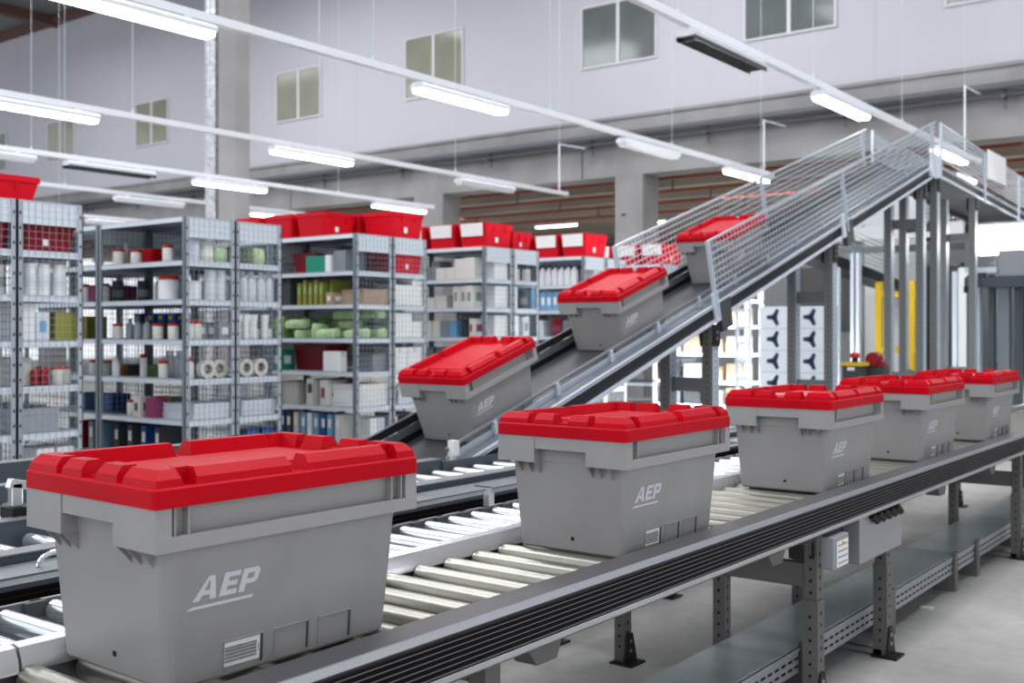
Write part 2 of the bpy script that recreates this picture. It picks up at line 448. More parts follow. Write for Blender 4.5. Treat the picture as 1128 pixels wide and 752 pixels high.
    mb.build('lettering', 'print', t)
    # barcode label in the first pocket
    mb = MB()
    def bar(ya, yb, za, zb, off, m):
        mb.add([(wall_x(za) + off, ya, za), (wall_x(za) + off, yb, za), (wall_x(zb) + off, yb, zb), (wall_x(zb) + off, ya, zb)], [(0, 1, 2, 3)], m)
    bar(-.1435, -.067, .018, .0605, .0008, 0)
    for z, w in ((.0255, .002), (.0290, .001), (.0318, .0022), (.0355, .0011), (.0382, .0022), (.0418, .001), (.0442, .0021), (.0476, .0013), (.0502, .0018)):
        bar(-.1430, -.0745, z, z + w, .0014, 1)
    for k in range(6): bar(-.0715, -.0695, .032 + k * .0025, .0335 + k * .0025, .0014, 1)
    mb.build('barcode_label', ['label', 'ink'], t)
    return t

ZR = H - .606            # roller tops
tote = make_tote()
spots = [((-1.711, 1.352), -1.93, 'nearest grey tote with red lid, large in the left foreground of the roller conveyor'),
         ((-1.665, 2.712), -.07, 'second-nearest grey tote with red lid standing mid-frame on the roller conveyor'),
         ((-1.668, 4.145), .97, 'third grey tote with red lid along the front roller conveyor'),
         ((-1.673, 5.37), 0, 'fourth grey tote with red lid along the front roller conveyor'),
         ((-1.669, 6.54), 0, 'farthest grey tote with red lid at the right end of the front conveyor')]
for k, ((x, y), a, lab) in enumerate(spots):
    o = tote if k == 0 else dup(tote)
    o.location = (x, y, ZR + .0005); o.rotation_euler = (0, 0, radians(a)); o['label'] = lab; o['group'] = 'grey totes on the front conveyor'
# incline
TH = radians(17.1); CT, ST = cos(TH), sin(TH)
IY0, IZ0 = 4.02, .709
def inc(x, s, n): return (x, IY0 + s*CT - n*ST, IZ0 + s*ST + n*CT)
IX = -3.258 - .21
for k, (Yb, Zb) in enumerate(((3.93, .85 + .155), (5.309, 1.279 + .155), (6.776, 1.740 + .155))):
    s = (Yb + .316 * ST - IY0) / CT + .30
    p = inc(IX, s, .001)
    dup(tote, p, (TH, 0, 0), ('lowest tilted grey tote with red lid climbing the belt incline', 'middle tilted grey tote with red lid climbing the belt incline', 'highest tilted grey tote with red lid, partly behind the wire guard')[k], 'grey totes on the incline')

# ================================================================== FRONT ROLLER CONVEYOR
def make_rollers(t, x0, x1, ya, yb, y_phase, pitch, z_top, r, m):
    k = math.ceil((ya - y_phase) / pitch); first = None
    while y_phase + k * pitch < yb:
        y = y_phase + k * pitch
        if first is None:
            mb = MB(); mb.tube((x0, y, z_top - r), (x1, y, z_top - r), r, 18); mb.tube((x0 - .012, y, z_top - r), (x0, y, z_top - r), .008, 8, 1); mb.tube((x1, y, z_top - r), (x1 + .012, y, z_top - r), .008, 8, 1)
            first = mb.build('roller', [m, 'frame'], t, True); y_first = y
        else:
            c = first.copy(); COL.objects.link(c); c.location = (0, y - y_first, 0)
        k += 1
CY0, CY1 = .35, 9.4
FC = thing('roller_conveyor', 'front roller conveyor with ribbed aluminium side rail carrying five grey totes', 'conveyor', (-1.66, 4.9, 0), world=True)
make_rollers(FC, -1.884, -1.4685, CY0 + .1, CY1 - .05, 1.978, .1172, ZR, .029, 'roller')
zt = H - .577
def ribbed(sgn, xo, wd=.088, name_m='alu_d'):
    """rail with its outer ribbed face at xo; sgn=+1 faces +x"""
    X = lambda d: xo - sgn * d
    mb = MB()
    mb.prism_y([(X(.0), zt - .012), (X(.014), zt - .002), (X(.018), zt), (X(wd - .004), zt), (X(wd), zt - .004), (X(wd), zt - .105), (X(.0), zt - .105)][::(1 if sgn > 0 else -1)], CY0, CY1, 0)
    mb.prism_y([(X(-.0008), zt - .011), (X(.013), zt - .0005), (X(.016), zt + .0008), (X(.016), zt - .004), (X(.004), zt - .014)][::(1 if sgn > 0 else -1)], CY0, CY1, 1)
    rail = mb.build('side_rail', [name_m, 'edge'], FC)
    mb = MB(); top = zt - .0135; n = 6; st = .0115
    for k in range(n):
        za, zb = top - k * st, top - k * st - st
        mb.prism_y([(X(.001), za), (X(-.0045), za - .0035), (X(-.0045), zb + .002), (X(.001), zb)][::(1 if sgn > 0 else -1)], CY0, CY1, 0)
        mb.box(X(-.0052), X(.0), CY0, CY1, zb - .0004, zb + .0014, 1)
    mb.prism_y([(X(.001), zt - .0845), (X(-.006), zt - .088), (X(-.006), zt - .1), (X(.002), zt - .107)][::(1 if sgn > 0 else -1)], CY0, CY1, 2)
    s = mb.build('ribbed_strip', ['rib', 'edge', 'alu'], rail)
ribbed(1, -1.362, .096)
ribbed(-1, -1.952, .048)
# chrome guide along the far rail, in butted lengths
for k, (a, b) in enumerate(((.35, 1.02), (1.026, 4.0), (4.006, 7.0), (7.006, CY1))):
    mb = MB()
    mb.prism_y([(-1.899, ZR - .012), (-1.886, ZR - .012), (-1.890, ZR + .010), (-1.900, zt + .003), (-1.922, zt + .008), (-1.922, zt + .001), (-1.9035, zt - .004), (-1.9035, ZR - .012)][::-1], a, b)
    mb.build('guide_strip', 'chrome', FC, True)
mb = MB()
for y in (1.4, 2.6, 3.9, 5.3, 6.9, 8.2): mb.box(-1.85, -1.464, y - .02, y + .02, ZR - .1, ZR - .065)
mb.build('cross_tie', 'frame', FC)

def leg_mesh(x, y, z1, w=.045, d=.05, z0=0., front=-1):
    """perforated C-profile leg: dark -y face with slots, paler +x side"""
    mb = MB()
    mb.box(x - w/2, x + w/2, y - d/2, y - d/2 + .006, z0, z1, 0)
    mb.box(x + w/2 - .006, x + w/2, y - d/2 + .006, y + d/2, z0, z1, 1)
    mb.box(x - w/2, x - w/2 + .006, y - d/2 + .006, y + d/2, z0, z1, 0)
    z = z0 + .06
    while z < z1 - .05:
        mb.box(x - .004, x + .004, y - d/2 - .0008, y - d/2 + .001, z, z + .010, 2)
        mb.box(x + w/2 - .001, x + w/2 + .0008, y - .004, y + .004, z + .01, z + .022, 2)
        z += .04
    return mb
def foot_mesh(x, y):
    mb = MB()
    mb.add([(x + .028, y - .05, .004), (x + .028, y + .05, .004), (x + .028, y + .018, .115), (x + .028, y - .018, .115),
            (x + .034, y - .05, .004), (x + .034, y + .05, .004), (x + .034, y + .018, .115), (x + .034, y - .018, .115)],
           [(0,1,2,3)[::-1],(4,5,6,7),(0,1,5,4),(1,2,6,5),(2,3,7,6),(3,0,4,7)], 0)
    mb.box(x - .03, x + .07, y - .05, y + .05, 0, .008, 0)
    for z in (.05, .085): mb.tube((x + .034, y, z), (x + .037, y, z), .008, 8, 1)
    return mb
zb = zt - .105
for y in (.72, 1.76, 3.55, 4.26, 6.53, 8.4):
    for x in (-1.405, -1.745):
        leg_mesh(x, y, zb - .001).build('leg', ['leg', 'leg', 'hole'], FC)
    leg_mesh(-1.405, y, .36, .054, .06).build('leg_sleeve', ['leg', 'leg', 'hole'], FC)
    foot_mesh(-1.405, y).build('foot_plate', ['black', 'alu'], FC)
    foot_mesh(-1.745, y).build('foot_plate', ['black', 'alu'], FC)
    if y != 4.26:
        mb = MB(); mb.box(-1.72, -1.43, y - .02, y + .02, .40, .48); mb.build('cross_beam', 'leg', FC)
    mb = MB(); mb.box(-1.87, -1.43, y - .025, y + .025, zb - .045, zb - .0005); mb.build('head_beam', 'leg', FC)
    mb = MB(); mb.box(-1.72, -1.40, y - .03, y - .005, .0085, .028); mb.build('foot_bar', 'alu', FC)
for y in (1.35, 1.95, 3.2, 5.0, 5.9):
    mb = MB(); mb.prism_x([(y - .07, zb - .001), (y + .07, zb - .001), (y + .045, zb - .05), (y - .03, zb - .05)], -1.445, -1.385); mb.build('rail_bracket', 'leg', FC)
# control boxes under the rail
t = thing('small_control_box', 'small pale grey switch box with a printed label under the front rail', 'control box', (-1.372, 3.62, .48), world=True)
mb = MB(); mb.box(-1.432, -1.337, 3.56, 3.70, .462, .572); mb.build('housing', 'steel_box', t, bevel=.004)
mb = MB(); mb.box(-1.3365, -1.335, 3.585, 3.69, .468, .555, 0)
for k in range(4): mb.box(-1.335, -1.3342, 3.595, 3.68, .478 + .02 * k, .483 + .02 * k, 1)
mb.box(-1.335, -1.334, 3.63, 3.65, .538, .55, 2); mb.build('printed_label', ['label', 'grey_c', 'orange'], t)
mb = MB()
pr = None
for k in range(9):
    a = pi * k / 8; p = (-1.395, 3.555 - .03 * sin(a), .53 + .055 * cos(a))
    if pr: mb.tube(pr, p, .006, 6)
    pr = p
mb.build('cable', 'black', t, True)
t = thing('control_cabinet', 'larger steel control cabinet hanging under the front rail by the second leg', 'control box', (-1.42, 4.1, .4), world=True)
mb = MB(); mb.box(-1.60, -1.44, 3.80, 4.40, .43, .586); mb.build('housing', 'frame', t, bevel=.004)
mb = MB(); mb.box(-1.4385, -1.375, 3.92, 4.40, .415, .586); mb.build('door', 'steel_box', t, bevel=.003)
for k in range(5):
    yy = 4.02 + .07 * k
    mb = MB(); mb.tube((-1.366, yy, .585), (-1.362, yy + .05, .555), .013, 8); mb.build('cable_gland', 'black', t, True)

# floor cable tray under it
for k, (a, b, lab) in enumerate(((2.3, 5.55, 'long galvanised floor cable tray with slotted side under the front conveyor legs'), (5.56, 9.5, 'farther galvanised floor cable tray continuing under the front conveyor'))):
    t = thing('cable_tray', lab, 'cable tray', (-1.59, (a+b)/2, 0), 'floor cable trays', world=True)
    mb = MB(); mb.box(-1.715, -1.48, a, b, .171, .177); mb.build('cover', 'tray', t)
    mb = MB(); mb.box(-1.483, -1.477, a, b, .085, .1705, 0); mb.box(-1.483, -1.4725, a, b, .159, .1705, 0)
    y = a + .05
    while y < b - .04:
        for z in (.105, .133): mb.box(-1.4775, -1.4758, y, y + .034, z, z + .008, 1)
        y += .055
    mb.build('slotted_side', ['steel_box', 'hole'], t)
    mb = MB(); mb.box(-1.715, -1.71, a, b, .085, .1705); mb.build('back_side', 'galv', t)
    y = a + .35
    while y < b:
        mb = MB(); mb.box(-1.705, -1.475, y, y + .05, 0, .0845); mb.box(-1.4755, -1.462, y, y + .05, 0, .19); mb.build('support_bracket', 'leg', t)
        y += .95

# ================================================================== MIDDLE CONVEYORS
C2 = thing('roller_conveyor', 'second roller conveyor with bright zinc rollers right behind the front conveyor', 'conveyor', (-2.13, 4, 0), world=True)
make_rollers(C2, -2.285, -1.97, .5, 8.4, 2.464, .1145, ZR + .004, .023, 'roller_w')
mb = MB(); mb.box(-1.966, -1.954, .4, 8.5, ZR - .09, ZR + .012); mb.build('side_rail', 'galv', C2)
mb = MB(); mb.box(-2.315, -2.3, .4, 8.5, ZR - .09, ZR + .006)
y = .45
while y < 8.45: mb.box(-2.3, -2.288, y, y + .05, ZR - .03, ZR + .005, 1); mb.box(-2.314, -2.303, y + .02, y + .045, ZR + .0055, ZR + .007, 2); y += .1145
mb.build('perforated_rail', ['galv', 'frame', 'hole'], C2)
for y in (.9, 3.57, 6.2, 8.2):
    leg_mesh(-2.17, y, ZR - .0905).build('leg', ['leg', 'leg', 'hole'], C2)
    mb = MB(); mb.box(-2.30, -1.967, y - .02, y + .02, ZR - .12, ZR - .0905); mb.build('head_beam', 'leg', C2)
    foot_mesh(-2.17, y).build('foot_plate', ['black', 'alu'], C2)
t = thing('sensor', 'small chrome photo-eye bracket on the black rail between the totes', 'sensor', (-2.308, 2.915, ZR), world=True)
mb = MB(); mb.box(-2.32, -2.296, 2.9, 2.93, ZR + .0065, ZR + .05); mb.tube((-2.308, 2.915, ZR + .05), (-2.308, 2.915, ZR + .065), .012, 10); mb.build('housing', 'chrome', t)

C3 = thing('roller_conveyor', 'third roller conveyor with slate rails between the zinc rollers and the incline', 'conveyor', (-2.75, 4, 0), world=True)
mb = MB(); mb.box(-2.452, -2.385, .4, 8.5, zt - .105, zt)
mb.box(-2.452, -2.446, .4, 8.5, zt, zt + .004, 1); rail = mb.build('side_rail', ['frame_b', 'edge'], C3)
mb = MB()
for k in range(5): mb.box(-2.385, -2.379, .4, 8.5, zt - .012 - .017 * k - .013, zt - .012 - .017 * k)
mb.build('ribbed_strip', 'rib', rail)
mb = MB(); mb.box(-2.68, -2.47, .4, 8.5, zt - .06, zt - .018)
y = .7
while y < 8.4: mb.box(-2.62, -2.50, y, y + .006, zt - .018, zt - .014, 1); y += .42
mb.build('cover_plate', ['galv', 'frame'], C3)
mb = MB(); mb.box(-2.76, -2.69, .4, 8.5, zt - .1, zt + .002); mb.box(-2.762, -2.688, .4, 8.5, zt + .002, zt + .006, 1); mb.build('side_rail', ['frame_b', 'edge'], C3)
make_rollers(C3, -3.085, -2.775, .5, 8.3, 2.40, .14, ZR + .006, .024, 'roller_w')
mb = MB(); mb.box(-3.175, -3.115, .4, 3.6, zt - .1, zt + .012); mb.box(-3.177, -3.113, .4, 3.6, zt + .012, zt + .016, 1); mb.build('side_rail', ['frame_b', 'edge'], C3)
mb = MB(); mb.box(-3.115, -3.103, 3.6, 8.5, zt - .1, zt + .004); mb.build('side_rail', ['frame_b', 'edge'], C3)
for y in (1.0, 3.62, 4.58, 7.4):
    foot_mesh(-2.55, y).build('foot_plate', ['black', 'alu'], C3)
    mb = MB(); mb.box(-3.1, -2.39, y - .02, y + .02, zt - .14, zt - .106); mb.build('head_beam', 'leg', C3)
    for x in (-2.55, -2.98):
        leg_mesh(x, y, zt - .106).build('leg', ['leg', 'leg', 'hole'], C3)
# round chrome bumper on the cover plate
t = thing('hoop_handle', 'small bent chrome hoop on the plates left of the nearest tote', 'handle', (-2.72, 1.53, .69), world=True)
mb = MB(); pr = None
for k in range(11):
    a = pi * k / 10; p = (-2.60, 1.50 - .045 * cos(a), zt - .017 + .03 * sin(a))
    if pr: mb.tube(pr, p, .007, 8)
    pr = p
mb.build('hoop', 'chrome', t, True)

C4 = thing('infeed_conveyor', 'slate-framed infeed roller conveyor at the far left leading to the incline belt', 'conveyor', (-3.46, 2.2, 0), world=True)
make_rollers(C4, -3.70, -3.225, .5, 3.42, 2.40, .15, ZR + .006, .024, 'roller_w')
mb = MB(); mb.box(-3.21, -3.18, .4, 3.45, zt - .1, zt); mb.build('side_rail', 'frame_b', C4)
for (xa, dz) in ((-3.78, 0.03), (-4.18, .06)):
    mb = MB(); mb.box(xa, xa + .06, .4, 3.5 if dz < .05 else 3.4, zt - .1, zt + dz); mb.box(xa - .002, xa + .062, .4, 3.4, zt + dz, zt + dz + .004, 1); mb.build('side_rail', ['frame_b', 'edge'], C4)
make_rollers(C4, -4.10, -3.80, .5, 3.3, 2.40, .2, ZR + .006, .024, 'roller_w')
for y in (1.0, 2.2, 3.2):
    for x in (-3.195, -3.75, -4.15): leg_mesh(x, y, zt - .101).build('leg', ['leg', 'leg', 'hole'], C4)
t = thing('photo_sensor', 'small silver scanner on a black block left of the nearest tote', 'sensor', (-3.2, 1.73, zt), world=True)
mb = MB(); mb.box(-3.235, -3.165, 1.69, 1.79, zt + .0005, zt + .042); mb.build('base', 'black', t)
mb = MB(); mb.box(-3.215, -3.185, 1.70, 1.735, zt + .042, zt + .115); mb.prism_x([(1.69, zt + .1), (1.78, zt + .085), (1.78, zt + .11), (1.70, zt + .13)], -3.215, -3.185); mb.build('scanner_head', 'chrome', t, bevel=.004)

# ================================================================== INCLINE BELT CONVEYOR
IC = thing('belt_conveyor', 'inclined belt conveyor with wire guards climbing to the upper right', 'conveyor', (-3.46, 7.5, 0), world=True)
S1 = (11.12 - IY0) / CT
zp = IZ0 + S1 * ST; YP = 11.12               # peak
DEC = -.042
def top(x, s, n): return (x, YP + s, zp + s * DEC + n)
S2 = 5.4
mb = MB(inc); mb.box(-3.70, -3.235, -.3, S1, -.018, 0); mb.tube((-3.70, -.3, -.05), (-3.235, -.3, -.05), .049, 16); mb.build('belt', 'belt', IC)
mb = MB(top); mb.box(-3.70, -3.235, 0, S2, -.018, 0); mb.build('belt', 'belt', IC)
for fn, a, b in ((inc, -.25, S1), (top, 0, S2)):
    mb = MB(fn)
    mb.box(-3.205, -3.14, a, b, -.062, .028, 0); mb.box(-3.207, -3.137, a, b, .028, .034, 2); mb.box(-3.141, -3.132, a, b, .026, .037, 1); mb.box(-3.15, -3.126, a, b, -.078, -.058, 1); mb.box(-3.139, -3.136, a, b, .012, .02, 1)
    mb.build('side_rail', ['blackrail', 'shelf_w', 'rail_top'], IC)
    mb = MB(fn); mb.tube((-3.222, a, .095), (-3.222, b, .095), .011, 8); mb.box(-3.232, -3.226, a, b, .004, .06, 1)
    s = a + .35
    while s < b: mb.box(-3.226, -3.205, s, s + .03, .03, .1, 1); s += .55
    mb.build('guide_bar', ['edge', 'leg_l'], IC)
    mb = MB(fn); mb.box(-3.76, -3.715, a, b, -.07, .03, 0); mb.box(-3.735, -3.715, a, b, .075, .115, 0); mb.box(-3.714, -3.706, a, b, .03, .07, 1)
    s = a + .35
    while s < b: mb.box(-3.74, -3.715, s, s + .03, .03, .08, 1); s += .55
    mb.build('far_rail', ['blackrail', 'edge'], IC)
# joint plates on the near rail
for s in ((6.3 - IY0) / CT, (8.55 - IY0) / CT):
    mb = MB(inc); mb.box(-3.135, -3.118, s - .05, s + .02, -.08, .11); mb.build('joint_plate', 'shelf_w', IC)
    mb = MB(inc); mb.box(-3.16, -3.119, s + .02, s + .18, -.16, .03); mb.build('joint_plate', 'frame', IC)
mb = MB(top); mb.box(-3.14, -3.115, -.22, .1, -.12, .12); mb.build('joint_plate', 'shelf_w', IC)
# lower table and gate post
mb = MB(); mb.box(-3.75, -3.23, 3.46, 3.72, .62, .648); mb.box(-3.75, -3.23, 3.46, 3.5, .55, .62); mb.build('transfer_plate', 'frame_b', IC)
mb = MB(); mb.box(-3.212, -3.19, 3.77, 3.79, .60, .70); mb.box(-3.22, -3.18, 3.765, 3.80, .70, .77); mb.build('gate_post', 'label', IC)
# wire guards
def guard(x, fn, s0, s1, s1t, n0=.10, n1=.44):
    mb = MB()
    nl = 8
    for k in range(nl + 1):
        f = k / nl; n = n0 + (n1 - n0) * f; e = s1 + (s1t - s1) * f
        mb.tube(fn(x, s0, n), fn(x, e, n), .011 if k == nl else .0045, 5)
    s = s0
    while s < max(s1, s1t):
        f1 = 1.0
        if s > s1 and s1t > s1: n_low = n0 + (n1 - n0) * (s - s1) / (s1t - s1)
        else: n_low = n0
        mb.tube(fn(x + .004, s, n_low), fn(x + .004, s, n1), .0028, 4); s += .055
    return mb
for x, pos in ((-3.125, 'near'), (-3.81, 'far')):
    cuts = [(6.44 - IY0) / CT - .16, (8.76 - IY0) / CT - .16, S1 - .1]
    for i in range(2):
        a, b = cuts[i], cuts[i + 1]
        g = guard(x, inc, a, b - .004, b - .004 + (.16 if i == 1 else 0)); g.build('wire_guard', 'wire', IC)
    for k, c in enumerate(cuts):
        mb = MB(inc); mb.box(x - .012, x + .012, c - .013, c + .013, -.05, .445); mb.build('guard_post', 'leg_l', IC)
    tc = [.12, 1.85, 3.5, 5.3]
    for i in range(3):
        g = guard(x, top, tc[i], tc[i + 1] - .004, tc[i + 1] - .004, .1, .46); g.build('wire_guard', 'wire', IC)
    for c in tc:
        mb = MB(top); mb.box(x - .012, x + .012, c - .013, c + .013, -.1, .465); mb.build('guard_post', 'leg_l', IC)
t = thing('white_notice_board', 'blank white board fixed on the wire guard at the top right', 'board', (-3.1, 13.3, 2.85), world=True)
mb = MB(); mb.box(-3.098, -3.085, 12.95, 13.78, 2.99, 3.31); mb.build('board', 'label', t)
# support frames
for y in (6.27, 8.34, 10.7, 11.16, 12.6, 14.8):
    zz = IZ0 + (y - IY0) / CT * ST - .09 if y < YP else zp + (y - YP) * DEC - .1
    for x in (-3.16, -3.465):
        m2 = ['leg_m' if y > 8 else 'leg', 'leg_l', 'hole']  # +x side coloured paler to carry the light falling on it
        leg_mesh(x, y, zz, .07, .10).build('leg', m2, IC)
        mb = MB(); mb.box(x - .07, x + .07, y - .06, y + .06, 0, .01); mb.build('foot_plate', 'frame', IC)
    for z in {6.27: (.88,), 8.34: (.79, 1.49)}.get(y, (.78, 2.26)):
        mb = MB(); mb.box(-3.43, -3.195, y - .02, y + .02, z, z + .09); mb.build('cross_beam', 'leg_m', IC)
    mb = MB(); mb.box(-3.215, -3.115, y - .045, y + .045, zz - .14, zz); mb.box(-3.114, -3.11, y - .012, y + .012, zz - .1, zz - .08, 1); mb.box(-3.114, -3.11, y - .012, y + .012, zz - .06, zz - .04, 1); mb.build('head_plate', ['black', 'edge'], IC)
# drive motor under the low end
t = thing('belt_motor', 'dark belt drive motor with pulley under the lower incline', 'motor', (-3.3, 4.6, .5), world=True)
mb = MB(); mb.tube((-3.40, 4.95, .80), (-3.12, 4.95, .80), .07, 18); mb.tube((-3.12, 4.95, .80), (-3.08, 4.95, .80), .085, 18, 1); mb.build('motor_body', ['frame', 'steel_box'], t, True)
mb = MB(); mb.box(-3.4, -3.2, 4.9, 5.0, .86, .90); mb.build('mount', 'frame', t)

# ================================================================== SHELVING
SX = -7.2; BL = 1.2; UD = .49
ROWS = [3.385, 5.244, 7.114, 9.03, 10.95, 12.87]
SH = [1.81, 1.50, 1.18, .865, .54, .22]; STOP = 2.175
def grid(mb, x, y0, y1, z0, z1, p=.05, r=.0013):
    y = y0
    while y <= y1 + .001: mb.box(x - r, x + r, y - r, y + r, z0, z1); y += p
    z = z0
    while z <= z1 + .001: mb.box(x - r + .003, x + r + .003, y0, y1, z - r, z + r); z += p
def make_unit(end=True):
    """local: x from -BL (far) to 0 (aisle end), y from 0 to UD"""
    t = thing('shelving_unit', '', 'shelving unit')
    for (x, y, sx, sy) in ((-.02, .02, 1, 1), (-BL + .02, .02, -1, 1), (-.02, UD - .02, 1, -1), (-BL + .02, UD - .02, -1, -1)):
        mb = MB(); mb.box(x - .02, x + .02, y - .02 * 1, y - .018 + .006, 0, STOP, 0) if sy > 0 else mb.box(x - .02, x + .02, y + .012, y + .02, 0, STOP, 0)
        xo = x + sx * .02
        mb.box(xo - sx * .004, xo, y - .02, y + .02, 0, STOP, 1)
        for k in range(20):
            z = .08 + .105 * k; mb.box(xo - sx*.001, xo + sx * .0008, y - .006, y + .006, z, z + .02, 2)
        mb.build('upright', ['shelf_d', 'shelf', 'hole'], t)
    for k, z in enumerate([STOP - .02] + SH):
        mb = MB(); mb.box(-BL + .005, -.005, .004, UD - .004, z + .012, z + .02)
        mb.box(-BL + .041, -.041, .001, .006, z - .022, z + .012, 1); mb.box(-BL + .041, -.041, UD - .006, UD - .001, z - .022, z + .012)
        mb.box(-.012, -.006, .041, UD - .041, z - .022, z + .012, 1); mb.box(-BL + .006, -BL + .012, .041, UD - .041, z - .022, z + .012)
        if k: mb.box(-.0045, -.001, .041, UD - .041, z - .028, z + .014, 1)
        mb.build('shelf', ['shelf', 'shelf_w'], t)
    if end:
        mb = MB(); mb.box(-.009, -.005, .041, UD - .041, STOP - .165, STOP - .043); mb.build('header_plate', 'shelf_w', t)
        mb = MB(); grid(mb, .004, .03, UD - .03, .06, STOP - .01); mb.build('end_mesh', 'mesh_wire', t)
    mb = MB()
    for k in range(24): mb.box(-BL + .03 + k * .05, -BL + .034 + k * .05, UD - .016, UD - .012, .06, STOP - .05)
    for k in range(41): mb.box(-BL + .03, -.03, UD - .019, UD - .0155, .08 + .05 * k, .0835 + .05 * k)
    mb.build('back_mesh', 'shelf_d', t)
    return t
U0 = make_unit(True); first = True
RN = ['leftmost shelving row', 'second shelving row from left', 'third shelving row from left', 'fourth shelving row from left', 'fifth shelving row from left', 'farthest shelving row']
RS = ['first rack', 'second rack', 'third rack', 'fourth rack', 'fifth rack', 'sixth rack']
for r, y in enumerate(ROWS):
    for b, (dy, bn) in enumerate(((0, 'near'), (UD + .005, 'far'))):
        for e in (0, 1):
            if e == 1 and r not in (0, 1, 2): continue
            lab = f'grey steel shelving unit, {bn} half of the {RS[r]}, ' + ('wire-meshed aisle end' if e == 0 else 'second bay in')
            loc = (SX - e * (BL + .012), y + dy, 0)
            if first: o = U0; first = False; o.location = loc
            else: o = dup(U0, loc)
            o['label'] = lab; o['group'] = 'steel shelving units'

# ---------------------------------------------------------------- shelf goods
ITEMS = []      # (root, desc, place)
SHN = ['top', 'second', 'third', 'fourth', 'fifth', 'bottom']
def reg(o, desc, cat, place, grp):
    o['category'] = cat; o['group'] = grp; ITEMS.append((o, desc, place))
def carton(w, d, h, m, lab=None, strip=None):
    t = thing('carton', '', 'box')
    mb = MB(); g = .0012
    mb.box(-w/2, w/2, -d/2, d/2, 0, h, 0); mb.box(-w/2 - g, w/2 + g, -.02, .02, h - .05 if h > .08 else h * .6, h + g, 1)
    mb.build('carton_body', [m, strip or m], t, bevel=.003)
    if lab:
        mb = MB(); mb.box(-w * .3, w * .15, -d/2 - .002, -d/2, h * .3, h * .7); mb.box(w/2, w/2 + .002, -d * .25, d * .25, h * .3, h * .7); mb.build('paper_label', lab, t)
    return t
def jar(r, h, body='jar', cap='redcap'):
    t = thing('lidded_jar', '', 'jar')
    mb = MB(); mb.lathe([(r * .92, 0), (r, .006), (r, h * .78), (r * .9, h * .84)], n=16); mb.build('jar_body', body, t, True)
    mb = MB(); mb.lathe([(r * .97, h * .841), (r * .97, h * .97), (r * .9, h)], n=16); mb.build('screw_lid', cap, t, True)
    return t
def bottle(r, h, body='clear', cap='bluecap'):
    t = thing('plastic_bottle', '', 'bottle')
    mb = MB(); mb.lathe([(r * .9, 0), (r, .01), (r, h * .62), (r * .85, h * .74), (r * .38, h * .84), (r * .38, h * .88)], n=14); mb.build('bottle_body', body, t, True)
    mb = MB(); mb.lathe([(r * .45, h * .881), (r * .45, h), (r * .4, h)], n=12); mb.build('cap', cap, t, True)
    return t
def can(r, h, m='white', band='lblue'):
    t = thing('canister', '', 'canister')
    mb = MB(); mb.lathe([(r, 0), (r, h), (r * .93, h + .004)], n=18); mb.build('can_body', m, t, True)
    mb = MB(); mb.lathe([(r * 1.012, h * .25), (r * 1.012, h * .6)], n=18); mb.build('wrap_label', band, t, True)
    return t
def binder(w, d, h, m, spine='label'):
    t = thing('binder', '', 'binder')
    mb = MB(); mb.box(-w/2, -w/2 + .003, -d/2, d/2, 0, h); mb.box(w/2 - .003, w/2, -d/2, d/2, 0, h); mb.box(-w/2, w/2, -d/2, -d/2 + .003, 0, h); mb.build('cover', m, t)
    mb = MB(); mb.box(-w/2 + .003, w/2 - .003, -d/2 + .003, d/2 - .01, .006, h - .008); mb.build('pages', 'white2', t)
    mb = MB(); mb.box(-w * .3, w * .3, -d/2 - .001, -d/2, h * .45, h * .8); mb.build('spine_label', spine, t)
    return t
def pack(w, d, h, m):
    t = thing('soft_pack', '', 'pack')
    mb = MB(); rg = []
    for f, s in ((0, .9), (.12, 1), (.5, 1.03), (.85, .98), (1, .82)):
        rg.append([(x * s, y * s, h * f + .012 * sin(7 * x + 9 * y + w * 40) * (f > .5)) for x, y, _ in rrect(w/2, d/2, min(w, d) * .25, 0)])
    mb.loft(rg); mb.build('wrapper', m, t, True)
    mb = MB(); mb.box(-w * .42, w * .42, -d * .03, d * .03, h * .9, h * 1.02); mb.build('seal_fin', m, t)
    return t
def cups(r, n, m='white'):
    t = thing('cup_stack', '', 'cups')
    mb = MB(); prof = []
    for k in range(n): prof += [(r * .78, k * .022), (r, k * .022 + .018)]
    mb.lathe([(r * .7, 0)] + prof + [(r * 1.05, n * .022 + .05), (r * .9, n * .022 + .05)], n=14); mb.build('cups', m, t, True)
    return t
def roll(r, w, m='white2'):
    t = thing('tape_roll', '', 'roll')
    mb = MB(); n = 20
    def ring(rr, x): return [(x, rr * cos(2*pi*i/n), r + rr * sin(2*pi*i/n)) for i in range(n)]
    mb.loft([ring(r, -w/2), ring(r, w/2), ring(r * .55, w/2), ring(r * .55, -w/2), ring(r, -w/2)], 0, False, False); mb.build('wound_strip', m, t, True)
    mb = MB(); mb.loft([ring(r * .549, -w/2 + .003), ring(r * .549, w/2 - .003), ring(r * .48, w/2 - .003), ring(r * .48, -w/2 + .003), ring(r * .549, -w/2 + .003)], 0, False, False); mb.build('core', 'card', t, True)
    return t
def papers(w, d, n, m='white_b'):
    t = thing('tray_stack', '', 'tray stack')
    for k in range(n):
        mb = MB(); z = k * .042; e = .004 * ((k * 7) % 3 - 1)
        mb.box(-w/2 + e, w/2 + e, -d/2, d/2, z, z + .030); mb.box(-w/2 + e - .004, w/2 + e + .004, -d/2 - .004, d/2 + .004, z + .030, z + .0405); mb.build('tray', m, t)
    return t
